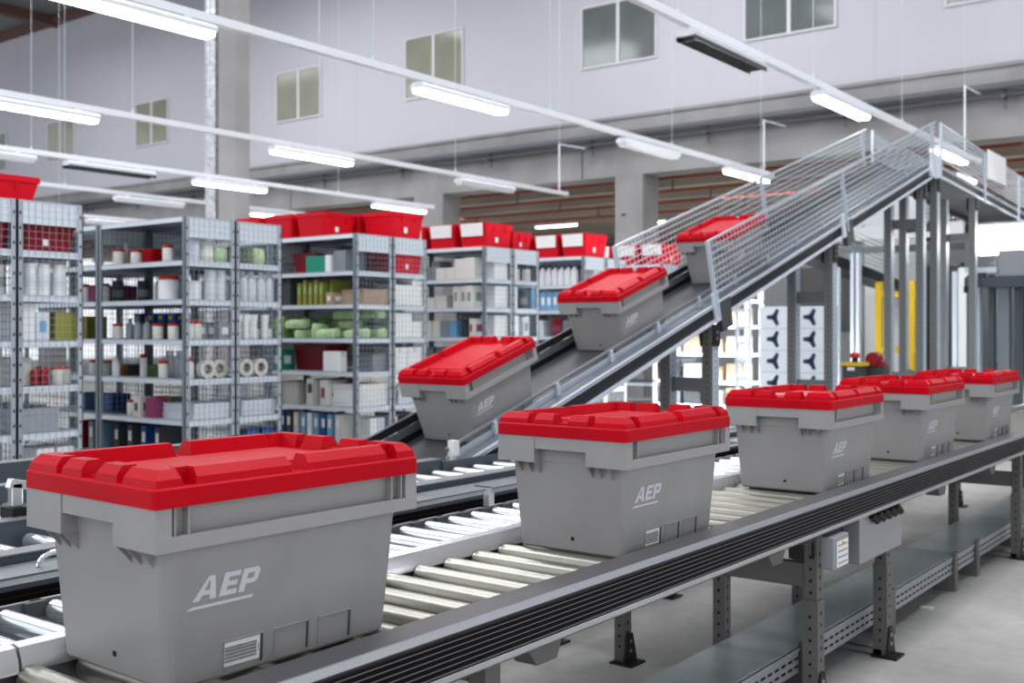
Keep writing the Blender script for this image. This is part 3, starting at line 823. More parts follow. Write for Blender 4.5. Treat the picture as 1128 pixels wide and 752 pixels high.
def crate(w=.4, d=.46, h=.235, m='crate', card=False, tagm=True):
    t = thing('open_crate', '', 'crate')
    mb = MB(); k = .86
    o = lambda s, z: rrect(w/2 * s, d/2 * s, .02, z)
    mb.loft([o(k, 0), o(.955, h - .045), o(.955, h - .04), o(1, h - .04), o(1, h), o(.975, h), o(.925, h - .05), o(k - .03, .006)], 0, True, True)
    for sx in (-1, 1):
        for yy in (-d * .2, d * .2): mb.box(sx * w * .465, sx * w * .495, yy - .004, yy + .004, h - .10, h - .041)
    mb.build('crate_body', m, t)
    if tagm:
        mb = MB(); mb.box(w * .452 + .002, w * .458 + .002, -d * .12, -d * .02, h * .2, h * .42); mb.build('sticker', 'label', t)
    if card:
        mb = MB(); mb.add([(-w * .38, -d * .485, h * .45), (w * .38, -d * .485, h * .45), (w * .40, -d * .505, h * .98), (-w * .40, -d * .505, h * .98),
                           (-w * .38, -d * .478, h * .45), (w * .38, -d * .478, h * .45), (w * .40, -d * .498, h * .98), (-w * .40, -d * .498, h * .98)],
                          [(0,1,2,3),(7,6,5,4),(0,4,5,1),(1,5,6,2),(2,6,7,3),(3,7,4,0)]); mb.build('card_insert', 'label', t)
    return t

def extents(o):
    hx = hy = 0
    for c in o.children_recursive if hasattr(o, 'children_recursive') else o.children:
        if c.type == 'MESH':
            for v in c.data.vertices: hx = max(hx, abs(v.co.x)); hy = max(hy, abs(v.co.y))
    return hx, hy
def clamp(o, r, x, y):
    """keep goods inside the half-rack and bay they stand in"""
    hx, hy = extents(o)
    return clampd(hx, hy, r, x, y)
def clampd(hx, hy, r, x, y):
    y0 = ROWS[r] if y < ROWS[r] + UD + .0025 else ROWS[r] + UD + .005
    a, b = y0 + .012 + hy, y0 + UD - .026 - hy
    y = (a + b) / 2 if a > b else min(max(y, a), b)
    e = 0 if x > SX - BL - .002 else 1
    x1 = SX - e * (BL + .012) - .018
    a, b = x1 - BL + .036 + hx, x1 - hx
    x = (a + b) / 2 if a > b else min(max(x, a), b)
    return x, y
def place_f(o, desc, cat, r, k, px, off=.12, bay='near', z=None):
    """goods seen from the open side: px = where its middle stands along the shelf; off = depth behind the shelf edge"""
    y = ROWS[r] + off + (UD + .005 if bay == 'far' else 0)
    x = at(px, 300, Y=y).x
    x, y = clamp(o, r, x, y)
    zz = (SH[k] if k >= 0 else STOP - .02) + .0205 if z is None else z
    o.location = (x, y, zz)
    nm = f'{SHN[k]} shelf of the {RS[r]}' if k >= 0 else f'top of the {RS[r]}'
    reg(o, desc, cat, nm, f'goods on the {nm}')
    return o
def place_at(o, desc, cat, r, k, dx, dy, dz=0., bay='far'):
    o.location = (SX - dx, ROWS[r] + dy + (UD + .005 if bay == 'far' else 0), SH[k] + .0205 + dz)
    nm = f'{SHN[k]} shelf of the {RS[r]}'
    reg(o, desc, cat, nm, f'goods on the {nm}')
    return o
def place_e(o, desc, cat, r, k, px, off=.2, z=None):
    """goods seen through the wire end"""
    x = SX - min(off, extents(o)[0] + .045)
    y = at(px, 300, X=x).y
    x, y = clamp(o, r, x, y)
    zz = (SH[k] if k >= 0 else STOP - .02) + .0205 if z is None else z
    o.location = (x, y, zz)
    nm = f'{SHN[k]} shelf of the {RS[r]}' if k >= 0 else f'top of the {RS[r]}'
    reg(o, desc, cat, nm, f'goods on the {nm}')
    return o

# -- first rack (far left), through the end mesh
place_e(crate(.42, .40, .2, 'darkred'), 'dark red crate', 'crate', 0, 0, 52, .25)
for p in (32, 48, 65): place_e(can(.045, .22, 'white', 'white_b'), 'tall white canister', 'canister', 0, 1, p, .1)
place_e(carton(.2, .10, .2, 'white_b', 'lblue'), 'white and blue carton', 'box', 0, 2, 32, .14)
place_e(carton(.3, .16, .2, 'olive'), 'olive green carton', 'box', 0, 2, 69, .25)
for p in (34, 44): place_e(jar(.03, .11, 'darkred', 'redcap'), 'small red jar', 'jar', 0, 3, p, .3)
for p in (56, 66, 76): place_e(jar(.045, .13, 'white2', 'redcap'), 'beige red-lidded jar', 'jar', 0, 3, p, .3)
place_e(papers(.4, .38, 4, 'shelf'), 'stack of grey trays', 'tray stack', 0, 4, 54, .25)
for p in (38, 60): place_e(carton(.3, .13, .2, 'white'), 'white carton', 'box', 0, 5, p, .2)
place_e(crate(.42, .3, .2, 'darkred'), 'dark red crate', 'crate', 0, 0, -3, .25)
place_e(can(.07, .2, 'white2', 'grey_c'), 'squat white canister', 'canister', 0, 1, 5, .2)
place_e(carton(.3, .14, .26, 'white'), 'plain white carton', 'box', 0, 2, 4, .2)
place_e(papers(.4, .3, 4, 'shelf'), 'stack of grey trays', 'tray stack', 0, 4, 2, .25)
place_e(carton(.3, .14, .2, 'white2'), 'cream carton', 'box', 0, 3, 4, .25)
# -- second rack: open side
for p, h in ((131, .14), (150, .12), (185, .14)): place_f(jar(.045 if p != 131 else .05, h), 'white red-lidded jar', 'jar', 1, 0, p, .12)
place_f(crate(.36, .2, .14, 'crate', tagm=False), 'small red crate', 'crate', 1, 0, 160, .34)
place_f(bottle(.03, .2, 'clear', 'label'), 'slim clear bottle', 'bottle', 1, 0, 141, .25)
for p in (97, 120): place_f(jar(.045, .16, 'jar', 'redcap'), 'cream red-lidded jar', 'jar', 1, 1, p, .1)
for p in (102, 127, 133): place_f(carton(.08, .2, .15, 'purple'), 'dark purple carton', 'box', 1, 1, p, .3)
place_f(jar(.085, .2, 'white', 'redcap'), 'large white tub', 'tub', 1, 1, 186, .14)
for p in (145, 158): place_f(can(.05, .18, 'dgrey_c', 'grey_c'), 'dark grey canister', 'canister', 1, 1, p, .32)
for p in (176, 199): place_f(bottle(.045, .21, 'white_b', 'label'), 'pale plastic bottle', 'bottle', 1, 1, p, .3)
place_f(carton(.2, .2, .2, 'olive'), 'olive green carton', 'box', 1, 2, 100, .3)
for p in (130, 174, 191): place_f(jar(.045, .13), 'white red-lidded jar', 'jar', 1, 2, p, .1)
for p in (143, 152, 162): place_f(bottle(.035, .17, 'clear', 'grey_c'), 'clear spray bottle', 'bottle', 1, 2, p, .2)
for p in (160, 175, 186, 197): place_f(carton(.1, .16, .08, 'blue', 'yellow'), 'small blue carton', 'box', 1, 2, p, .36, z=SH[2] + .16)
place_f(carton(.52, .14, .138, 'dgrey_c'), 'dark grey carton', 'box', 1, 2, 178, .37)
for p in (105, 118): place_f(jar(.05, .13, 'white2', 'redcap'), 'beige red-lidded jar', 'jar', 1, 3, p, .12)
place_f(bottle(.035, .17, 'white', 'label'), 'white pump bottle', 'bottle', 1, 3, 128, .1)
place_f(jar(.03, .19, 'label', 'redcap'), 'slim red-topped bottle', 'bottle', 1, 3, 158, .14)
place_f(jar(.04, .14), 'white red-lidded jar', 'jar', 1, 3, 180, .1)
for p in (184, 190, 196, 201): place_f(bottle(.03, .22, 'clear', 'white_b'), 'clear tall tube', 'bottle', 1, 3, p, .28)
for p, m_ in ((142, 'orange'), (148, 'dgrey_c'), (168, 'lime')): place_f(carton(.1, .16, .09, m_), {'orange': 'orange carton', 'dgrey_c': 'dark grey carton', 'lime': 'lime green carton'}[m_], 'box', 1, 3, p, .34)
for p in (146, 153): place_f(jar(.045, .13), 'white red-lidded jar', 'jar', 1, 4, p, .1)
place_f(carton(.09, .14, .165, 'white2', 'dgrey_c'), 'dotted cream carton', 'box', 1, 4, 161, .1)
place_f(carton(.07, .14, .165, 'yellow'), 'yellow carton', 'box', 1, 4, 169.5, .1)
place_f(carton(.11, .14, .165, 'purple'), 'plum purple carton', 'box', 1, 4, 179, .1)
for p, m_ in ((100, 'lblue'), (119, 'dgrey_c'), (129, 'blue'), (188, 'grey_c')): place_f(carton(.12, .2, .15, m_), {'lblue': 'light blue carton', 'dgrey_c': 'charcoal carton', 'blue': 'deep blue carton', 'grey_c': 'mid grey carton'}[m_], 'box', 1, 4, p, .34)
for p, m_ in ((103, 'darkred'), (115, 'grey_c'), (128, 'lblue'), (143, 'dgrey_c'), (158, 'dgrey_c'), (173, 'blue'), (188, 'dgrey_c')): place_f(binder(.075, .26, .24, m_), {'darkred': 'dark red binder', 'grey_c': 'grey binder', 'lblue': 'light blue binder', 'dgrey_c': 'charcoal binder', 'blue': 'blue binder'}[m_], 'binder', 1, 5, p, .2)
# -- second rack: through the ends
place_e(bottle(.05, .24, 'white_b', 'label'), 'large white bottle', 'bottle', 1, 0, 213, .25)
place_e(can(.06, .16, 'white2', 'white'), 'cream canister', 'canister', 1, 0, 229, .3)
for p, m_ in ((246, 'palegreen'), (272, 'clear'), (284, 'palegreen'), (297, 'clear')): place_e(pack(.2, .12, .13, m_), {'palegreen': 'green-printed clear bag', 'clear': 'crumpled clear bag'}[m_], 'bag', 1, 0, p, .2)
place_e(jar(.07, .15, 'white', 'label'), 'short white can', 'can', 1, 1, 212, .15)
for p in (233, 244): place_e(can(.05, .24, 'clear', 'white_b'), 'frosted clear cylinder', 'canister', 1, 1, p, .25)
for p in (267, 276, 287, 298): place_e(bottle(.045, .25, 'clear', 'white2'), 'tall clear bottle', 'bottle', 1, 1, p, .2)
for p in (209, 217): place_e(jar(.035, .15), 'white red-lidded jar', 'jar', 1, 2, p, .12)
for p in (232, 246): place_e(carton(.2, .12, .14, 'grey_c', 'label'), 'grey carton', 'box', 1, 2, p, .3)
for j, p in enumerate((264, 273, 282, 291)): place_e(cups(.036, 7), 'stack of white cups', 'cups', 1, 2, p, .1)
for p in (268, 280, 292): place_e(carton(.16, .1, .085, 'white'), 'low white carton', 'box', 1, 2, p, .32)
place_e(jar(.028, .17), 'slim red-lidded bottle', 'bottle', 1, 3, 207, .1)
place_e(bottle(.04, .17, 'white', 'label'), 'white spray bottle', 'bottle', 1, 3, 216, .15)
for p in (230, 245, 272, 283): place_e(roll(.075, .06, 'white2'), 'upright tape roll', 'roll', 1, 3, p, .28)
for p in (231, 284): place_e(papers(.4, .36, 3, 'white_b'), 'stack of pale trays', 'tray stack', 1, 4, p, .26)
for p in (211, 222, 232, 243): place_e(carton(.2, .07, .09, 'white'), 'small white carton', 'box', 1, 5, p, .14)
for p in (270, 288): place_e(carton(.2, .13, .2, 'blue'), 'blue carton', 'box', 1, 5, p, .3)
# -- third rack: open side
c_ = carton(.34, .2, .16, 'green', None, 'green'); place_f(c_, 'green and white carton', 'box', 2, 0, 356, .14)
mb = MB(); mb.box(.1, .171, -.101, .101, .0, .161); mb.build('white_end', 'white', c_)
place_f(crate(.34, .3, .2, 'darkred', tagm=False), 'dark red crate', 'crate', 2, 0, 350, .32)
place_f(carton(.16, .26, .2, 'grey_c'), 'mid grey carton', 'box', 2, 0, 385, .2)
place_f(carton(.22, .3, .26, 'dgrey_c'), 'dark grey bin box', 'box', 2, 1, 320, .2)
for p in (339, 345, 351, 357, 363, 369): place_f(binder(.06, .22, .25 - (p % 4) * .012, 'olive', 'lime'), 'olive binder', 'binder', 2, 1, p, .16)
place_f(carton(.09, .16, .11, 'card', 'label'), 'small brown carton', 'box', 2, 1, 382, .1)
for p in (326, 332, 338, 344, 350): place_f(pack(.07, .2, .2, 'lime'), 'lime green pack', 'pack', 2, 2, p, .14)
for p in (357, 365): place_f(pack(.1, .2, .14, 'palegreen'), 'pale green pack', 'pack', 2, 2, p, .14)
for c in range(3):
    for l in range((1, 2, 2)[c]): place_at(pack(.13, .26, .088, 'palegreen'), 'pale green middle pack', 'pack', 2, 2, .71 - .14 * c, .16, .0905 * l, 'near')
place_f(carton(.16, .2, .2, 'dgrey_c'), 'dark grey bin box', 'box', 2, 2, 316, .22)
place_f(crate(.5, .3, .25, 'darkred'), 'large dark red crate', 'crate', 2, 3, 341, .3)
place_f(carton(.22, .10, .19, 'white', None, 'white2'), 'plain white carton', 'box', 2, 3, 369, .07)
place_f(carton(.12, .18, .2, 'green', 'label'), 'green and white carton', 'box', 2, 3, 314, .16)
place_f(papers(.3, .34, 5, 'white2'), 'stack of cream trays', 'tray stack', 2, 4, 330, .24)
place_f(binder(.10, .26, .25, 'white2', 'dgrey_c'), 'white dotted binder', 'binder', 2, 4, 359, .16)
place_f(binder(.08, .26, .25, 'grey_c', 'white2'), 'grey binder', 'binder', 2, 4, 367, .16)
place_f(carton(.1, .26, .24, 'white2', 'purple'), 'cream and pink carton', 'box', 2, 4, 383, .16)
for p, m_ in ((314, 'dgrey_c'), (322, 'blue'), (329, 'dgrey_c'), (337, 'white2'), (345, 'lblue'), (352, 'white'), (359, 'lblue'), (367, 'blue'), (374, 'lblue'), (384, 'white2')):
    place_f(binder(.07, .26, .24, m_, 'label'), {'dgrey_c': 'charcoal binder', 'blue': 'blue binder', 'white2': 'cream binder', 'lblue': 'light blue binder', 'white': 'white binder'}[m_], 'binder', 2, 5, p, .16)
# -- third rack: through the ends
place_e(crate(.4, .36, .22, 'darkred', tagm=False), 'dark red crate', 'crate', 2, 0, 414, .25)
place_e(crate(.4, .4, .22, 'crate'), 'bright red crate', 'crate', 2, 0, 452, .22)
place_e(carton(.3, .34, .14, 'card'), 'wide brown carton', 'box', 2, 1, 410, .2)
for c in range(3):
    for l in range((2, 2, 3)[c]): place_at(carton(.24, .138, .098, 'white'), 'small white carton', 'box', 2, 1, .145, .09 + .1425 * c, .0985 * l)
for c in range(3):
    for l in range((2, 3, 3)[c]): place_at(pack(.30, .132, .088, 'palegreen'), 'pale green end pack', 'pack', 2, 2, .20, .09 + .1425 * c, .0905 * l, 'near')
for c in range(3):
    for l in range((3, 3, 2)[c]): place_at(carton(.24, .138, .08, 'white'), 'flat white carton', 'box', 2, 2, .145, .09 + .1425 * c, .0805 * l)
for c in range(2): place_at(carton(.26, .20, .22, 'white', None, 'white2'), 'large white carton', 'box', 2, 3, .155, .125 + .215 * c)
place_e(carton(.24, .2, .16, 'grey_c'), 'mid grey carton', 'box', 2, 3, 418, .3)
place_e(papers(.36, .38, 5, 'white'), 'stack of white trays', 'tray stack', 2, 4, 410, .2)
place_e(papers(.36, .36, 4, 'white_b'), 'stack of pale trays', 'tray stack', 2, 4, 450, .2)
for p, m_ in ((402, 'white'), (412, 'white_b'), (424, 'white')): place_e(carton(.2, .1, .2, m_), {'white': 'white carton', 'white_b': 'pale blue carton'}[m_], 'box', 2, 5, p, .18)
for p in (440, 450, 461): place_e(carton(.2, .1, .22, 'dgrey_c', 'darkred'), 'charcoal carton', 'box', 2, 5, p, .22)
# -- fourth rack
for p, w, h in ((477, .14, .16), (486, .12, .22)): place_f(carton(w, .22, h, 'grey_c'), 'grey carton', 'box', 3, 0, p, .26)
for p, w, h in ((494, .14, .13), (503, .12, .13), (510, .14, .22), (524, .14, .23)): place_f(carton(w, .2, h, 'white2'), 'cream carton', 'box', 3, 0, p, .12)
for p, w, h in ((478, .2, .12), (492, .16, .14)): place_f(carton(w, .2, h, 'white2'), 'low cream carton', 'box', 3, 1, p, .18)
for p in (509, 517, 525): place_f(carton(.095, .2, .24, 'white2', 'grey_c'), 'cream carton', 'box', 3, 1, p, .14)
for p, m_ in ((478, 'white2'), (487, 'white2'), (496, 'grey_c'), (505, 'lblue')): place_f(carton(.11, .2, .18, m_), {'white2': 'cream carton', 'grey_c': 'grey carton', 'lblue': 'light blue carton'}[m_], 'box', 3, 2, p, .16)
for p in (513, 519): place_f(bottle(.035, .22, 'dgrey_c', 'olive'), 'dark bottle', 'bottle', 3, 2, p, .14)
place_f(carton(.06, .2, .2, 'white2', 'purple'), 'cream patterned carton', 'box', 3, 2, 526, .12)
for p in (478, 492, 508, 523): place_f(carton(.14, .2, .2, 'grey_c' if p < 500 else 'olive'), 'grey carton' if p < 500 else 'olive carton', 'box', 3, 3, p, .2)
for k in (0, 1, 2, 3):
    for p in (540, 548, 556): place_e(carton(.2, .12, .24 if k else .2, 'white'), 'white carton', 'box', 3, k, p, .14)
for p in (572, 580, 589): place_e(jar(.045, .13, 'white2', 'white'), 'cream jar', 'jar', 3, 0, p, .2)
for p in (570, 577): place_e(can(.045, .2, 'dgrey_c', 'grey_c'), 'dark canister', 'canister', 3, 1, p, .2)
for p in (585, 591): place_e(carton(.16, .08, .24, 'lblue'), 'light blue carton', 'box', 3, 1, p, .2)
for p in (571, 580, 590): place_e(carton(.2, .12, .23, 'white_b', 'grey_c'), 'printed white carton', 'box', 3, 2, p, .16)
for p in (574, 588): place_e(carton(.2, .16, .22, 'white'), 'white carton', 'box', 3, 3, p, .16)
# -- fifth rack
for j, p in enumerate((598, 605, 612, 619, 626, 633)): place_f(bottle(.045, .26, 'white', 'bluecap'), 'white blue-capped bottle', 'bottle', 4, 0, p, .14)
for p in (598, 604, 610, 616): place_f(carton(.085, .2, .23, 'lblue', 'white'), 'light blue carton', 'box', 4, 1, p, .14)
for p in (624, 632): place_f(carton(.09, .2, .2, 'white'), 'white carton', 'box', 4, 1, p, .16)
place_f(carton(.1, .2, .2, 'white_b'), 'pale blue carton', 'box', 4, 2, 600, .16)
place_f(can(.09, .22, 'darkred', 'purple'), 'dark red drum', 'drum', 4, 2, 616, .16)
place_f(carton(.12, .2, .2, 'grey_c'), 'grey carton', 'box', 4, 2, 629, .2)
for p in (600, 610, 622): place_f(carton(.1, .2, .18, 'white2'), 'cream carton', 'box', 4, 3, p, .16)
for p in (650, 662, 675): place_e(carton(.2, .14, .2, 'white_b'), 'pale carton', 'box', 4, 0, p, .2)
for p in (702, 715): place_f(carton(.16, .2, .2, 'white'), 'white carton', 'box', 5, 0, p, .16)
for p in (740, 760): place_e(carton(.2, .2, .22, 'white'), 'white carton', 'box', 5, 0, p, .2)

# -- nudge goods apart so that none share space
def resolve(items):
    B = []
    for o in items:
        hx, hy = extents(o); hz = max(v.co.z for c in o.children_recursive if c.type == 'MESH' for v in c.data.vertices)
        r = min(range(6), key=lambda k: abs(ROWS[k] + UD - o.location.y))
        B.append([o, hx + .001, hy + .001, hz, r])
    for it in range(400):
        moved = False
        for i in range(len(B)):
            for j in range(i):
                a, b = B[i], B[j]; la, lb = a[0].location, b[0].location
                if a[4] != b[4] or la.z >= lb.z + b[3] - .003 or lb.z >= la.z + a[3] - .003: continue
                ox = a[1] + b[1] - abs(la.x - lb.x); oy = a[2] + b[2] - abs(la.y - lb.y)
                if ox <= 0 or oy <= 0: continue
                moved = True
                ax = 0 if (ox < oy) ^ (it % 7 == 6) else 1
                d = (ox if ax == 0 else oy) / 2 + .0006
                sg = 1 if (la[ax] - lb[ax]) >= 0 else -1
                la[ax] += sg * d; lb[ax] -= sg * d
                la.x, la.y = clampd(a[1], a[2], a[4], la.x, la.y); lb.x, lb.y = clampd(b[1], b[2], b[4], lb.x, lb.y)
                if it > 120 and it % 20 == 0:
                    q = a if a[1] * a[2] > b[1] * b[2] else b
                    q[1] *= .94; q[2] *= .94; q[0].scale = (q[0].scale[0] * .94, q[0].scale[1] * .94, q[0].scale[2])
        if not moved: break
shelf_groups = {}
for o, d, p in ITEMS: shelf_groups.setdefault(p, []).append(o)
for g in shelf_groups.values(): resolve(g)

# -- red crates on top of the racks
def top_crate(r, x, y, w=.4, d=.46, card=False, h=.235, name='open red crate'):
    o = crate(w, d, h, 'crate', card); o.location = (x, y, STOP + .0005)
    nm = f'top of the {RS[r]}'; reg(o, name, 'crate', nm, 'red crates on top of the shelving'); return o
top_crate(0, -7.43, 3.765, .42, .6, h=.165)
top_crate(0, -7.95, 3.765, .42, .6, h=.165)
for x, y in ((-8.78, 7.36), (-8.32, 7.36), (-7.86, 7.36)): top_crate(2, x, y, .4, .44)
for x, y in ((-7.89, 7.85), (-7.42, 7.85)): top_crate(2, x, y, .42, .46, h=.25)
for x in (-8.30, -7.86, -7.42): top_crate(3, x, 9.32, .39, .5, True, .26, 'red crate with white card')
top_crate(3, -7.45, 9.78, .40, .36, False, .2)
for x in (-8.24, -7.80, -7.40): top_crate(4, x, 11.25, .38, .52, True, .28, 'red crate with white card')
for x in (-8.24, -7.82, -7.40): top_crate(5, x, 13.2, .38, .54, True, .28, 'red crate with white card')

from collections import defaultdict
bucket = defaultdict(list)
for o, d, p in ITEMS: bucket[(d, p)].append(o)
for (d, p), os_ in bucket.items():
    if len(os_) == 1: os_[0]['label'] = f'{d} on the {p} from left'
    else:
        def key(o): 
            u, v = px_of(*o.location); return u
        for i, o in enumerate(sorted(os_, key=key)): o['label'] = f'{d}, {ORD[i]} from left on the {p}'

# ================================================================== FAR RIGHT BACKGROUND
# pallet of cartons with a dark star mark
def star_carton(label, loc, w=.34, d=.34, h=.235):
    t = thing('printed_carton', label, 'box', loc, 'stacked star-marked cartons')
    mb = MB(); mb.box(-w/2, w/2, -d/2, d/2, 0, h); mb.box(-w/2 - .001, w/2 + .001, -.02, .02, h - .04, h + .0004, 1); mb.box(-w/2 - .0008, w/2 + .0008, -d/2 - .0008, d/2 + .0008, h - .006, h - .0005, 2); mb.build('carton_body', ['white_b', 'white2', 'grey_c'], t, bevel=.003)
    for face in (0, 1):
        mb = MB(); c = h / 2
        for a in (62, 180, 298):
            A = radians(a); dx, dz = cos(A), sin(A); nx, nz = -dz, dx
            pts = [(nx * .03, c + nz * .03), (dx * .085 + nx * .018, c + dz * .095 + nz * .018), (dx * .085 - nx * .018, c + dz * .095 - nz * .018), (-nx * .03, c - nz * .03)]
            if face == 0: mb.add([(p, -d/2 - .002, q) for p, q in pts], [(0, 3, 2, 1)])
            else: mb.add([(w/2 + .002, p, q) for p, q in pts], [(0, 1, 2, 3)][::1])
        mb.build('printed_mark', 'navy', t)
    return t
PX0 = -4.79
mb = MB(); t = thing('pallet', 'wooden pallet under the stacked white star-marked cartons', 'pallet', (-4.6, 11.2, 0), world=True)
mb = MB()
for k in range(3): mb.box(-5.0 + .32 * k, -4.9 + .32 * k, 10.85, 11.55, 0, .1)
mb.build('bearer', 'card', t)
mb = MB()
for k in range(6): mb.box(-5.02, -4.2, 10.85 + .12 * k, 10.95 + .12 * k, .1, .12)
mb.build('deck_board', 'card', t)
nth = ['bottom', 'second from the bottom', 'middle', 'fourth from the bottom', 'fifth from the bottom', 'top']
for k in range(6):
    star_carton(f'white carton with dark star mark, {nth[k]} of the left stack', (-4.79, 11.17, .1205 + .2355 * k))
for k in range(6):
    star_carton(f'white carton with dark star mark, {nth[k]} of the right stack', (-4.40, 11.22, .1205 + .2355 * k))
# ladder rack of white packaging supplies, bright packing bay
def rackbay(x, y, w, name, lab):
    t = thing(name, lab, 'rack', (x, y, 0), world=True)
    for xx in (x - w/2, x + w/2):
        for yy in (y - .2, y + .2):
            mb = MB(); mb.box(xx - .02, xx + .02, yy - .02, yy + .02, 0, 1.9); mb.build('post', 'white_b', t)
    for z in (.3, .6, .95, 1.3, 1.62):
        mb = MB(); mb.box(x - w/2 - .02, x + w/2 + .02, y - .22, y + .22, z, z + .03); mb.build('shelf', 'white', t)
    return t
RB = rackbay(-6.4, 12.6, 1.3, 'white_rack', 'bright white packing rack seen under the incline')
kk = 0
for z in (.33, .63, .98, 1.33):
    for j in range(4):
        m_ = ('white', 'card', 'white_b', 'grey_c', 'white2', 'card', 'dgrey_c')[(j * 3 + int(z * 10)) % 7]
        o = carton(.24, .26, .18 + .04 * (j % 2), m_); o.location = (-6.85 + .3 * j, 12.6, z + .0005)
        tag(o, f'{ {"white":"white","card":"brown","white_b":"pale blue","grey_c":"grey","white2":"cream","dgrey_c":"charcoal"}[m_]} carton, {ORD[j]} from left on {["lowest","second lowest","third","upper"][kk]} level of the white packing rack', 'box', 'cartons on the packing rack')
    kk += 1
# narrow ladder frame
t = thing('ladder_frame', 'pale blue narrow ladder frame beside the star-marked carton stack', 'frame', (-5.3, 11.2, 0), world=True)
xa = at(812, 380, Y=11.2).x; xb = at(825.5, 380, Y=11.2).x
for x in (xa, xb): 
    mb = MB(); mb.box(x - .015, x + .015, 11.18, 11.22, 0, 1.75); mb.build('rail', 'leg_l', t)
for k in range(9):
    mb = MB(); mb.box(xa, xb, 11.185, 11.215, .15 + .19 * k, .19 + .19 * k); mb.build('rung', 'leg_l', t)
# dark doorway strip + yellow post guard
t = thing('door_guard', 'yellow tubular guard frame in front of the white panels', 'guard', (-4.93, 15.5, 0), world=True)
for p in (968.5, 1004.5):
    x = at(p, 360, Y=15.5).x; mb = MB(); mb.box(x - .045, x + .045, 15.46, 15.54, 0, 1.97); mb.build('post', 'yellow', t)
x0 = at(968.5, 360, Y=15.5).x; x1 = at(1012, 360, Y=15.5).x
for z in (1.78, 1.0, .25):
    mb = MB(); mb.box(x0, x1, 15.47, 15.53, z - .04, z + .04); mb.build('cross_rail', 'yellow', t)
def panel(name, p0, p1, z0, z1, Y, m, lab):
    a = at(p0, 300, Y=Y).x; b = at(p1, 300, Y=Y).x
    t = thing(name, lab, 'panel', ((a+b)/2, Y, z0), 'rear wall panels', world=True)
    mb = MB(); mb.box(a, b, Y - .03, Y + .03, z0, z1); mb.build('sheet', m, t)
    mb = MB(); mb.box(a, a + .04, Y - .045, Y - .03, z0, z1); mb.box(b - .04, b, Y - .045, Y - .03, z0, z1); mb.box(a, b, Y - .045, Y - .03, z1 - .04, z1); mb.build('edge_frame', 'panel', t)
panel('white_wall_panel', 950, 1018, 0, 3.6, 17.0, 'panel_w', 'tall white wall panel behind the yellow guard frame')
panel('dark_wall_panel', 880, 949, 0, 2.35, 17.3, 'panel_d', 'dark grey wall panel left of the white panel')
panel('dark_wall_panel', 1019, 1062, 0, 2.3, 17.3, 'panel_d', 'dark grey wall panel right of the white panel')
panel('grey_wall_panel', 900, 948, 0, 1.25, 16.9, 'panel', 'low grey panel at the foot of the dark wall panel')
# slim steel post behind
t = thing('steel_post', 'grey steel post standing in front of the dark wall panel', 'post', (at(943, 380, Y=13.5).x, 13.5, 0), world=True)
x = at(943, 380, Y=13.5).x; mb = MB(); mb.box(x - .055, x + .055, 13.45, 13.55, 0, 2.25); mb.build('profile', 'leg_l', t); mb = MB(); mb.box(x - .012, x + .012, 13.445, 13.45, 0, 2.25); mb.build('groove', 'frame', t)
# second distant conveyor descending to the right
t = thing('distant_conveyor', 'distant wire-guarded conveyor descending behind the support legs', 'conveyor', (-5.6, 16, 2), world=True)
pa, pb = at(895, 270, X=-5.2), at(1066, 338, X=-5.2)
mb = MB()
dv = pb - pa
def dc(x, s, n): return (x, pa.y + dv.y * s, pa.z + dv.z * s + n)
mb = MB(dc); mb.box(-5.24, -5.16, 0, 1, -.16, -.02); mb.build('side_rail', 'blackrail', t)
mb = MB(dc); mb.box(-5.7, -5.25, 0, 1, -.08, -.05); mb.build('belt', 'belt', t)
mb = MB()
for k in range(8): mb.tube(dc(-5.2, 0, .0 + .06 * k), dc(-5.2, 1, .06 * k), .006, 4)
for k in range(70): mb.tube(dc(-5.2, k / 69, 0), dc(-5.2, k / 69, .42), .004, 4)
mb.build('wire_guard', 'wire', t)
for s in (.12, .5, .85):
    p = dc(-5.2, s, -.16); mb = MB(); mb.box(-5.24, -5.17, p[1] - .03, p[1] + .03, 0, p[2]); mb.build('leg', 'leg_l', t)
# horizontal white girder with mesh rail under the mezzanine
t = thing('mezzanine_railing', 'white girder with wire railing spanning behind the incline supports', 'railing', (-4.2, 16.4, 2.6), world=True)
gx0, gx1 = at(925, 255, Y=16.4).x, at(1062, 255, Y=16.4).x
gz = at(980, 256, Y=16.4).z
mb = MB(); mb.box(gx0, gx1, 16.35, 16.45, gz - .1, gz + .1); mb.build('girder', 'panel_w', t)
mb = MB(); mb.box(gx0, gx1, 16.36, 16.44, gz - .3, gz - .2); mb.build('dark_girder', 'frame', t)
mb = MB()
n = int((gx1 - gx0) / .06)
for k in range(n): mb.box(gx0 + .06 * k, gx0 + .06 * k + .008, 16.39, 16.40, gz + .1, gz + .55)
for k in range(8): mb.box(gx0, gx1, 16.388, 16.392, gz + .1 + .06 * k, gz + .108 + .06 * k)
mb.build('wire_railing', 'wire', t)
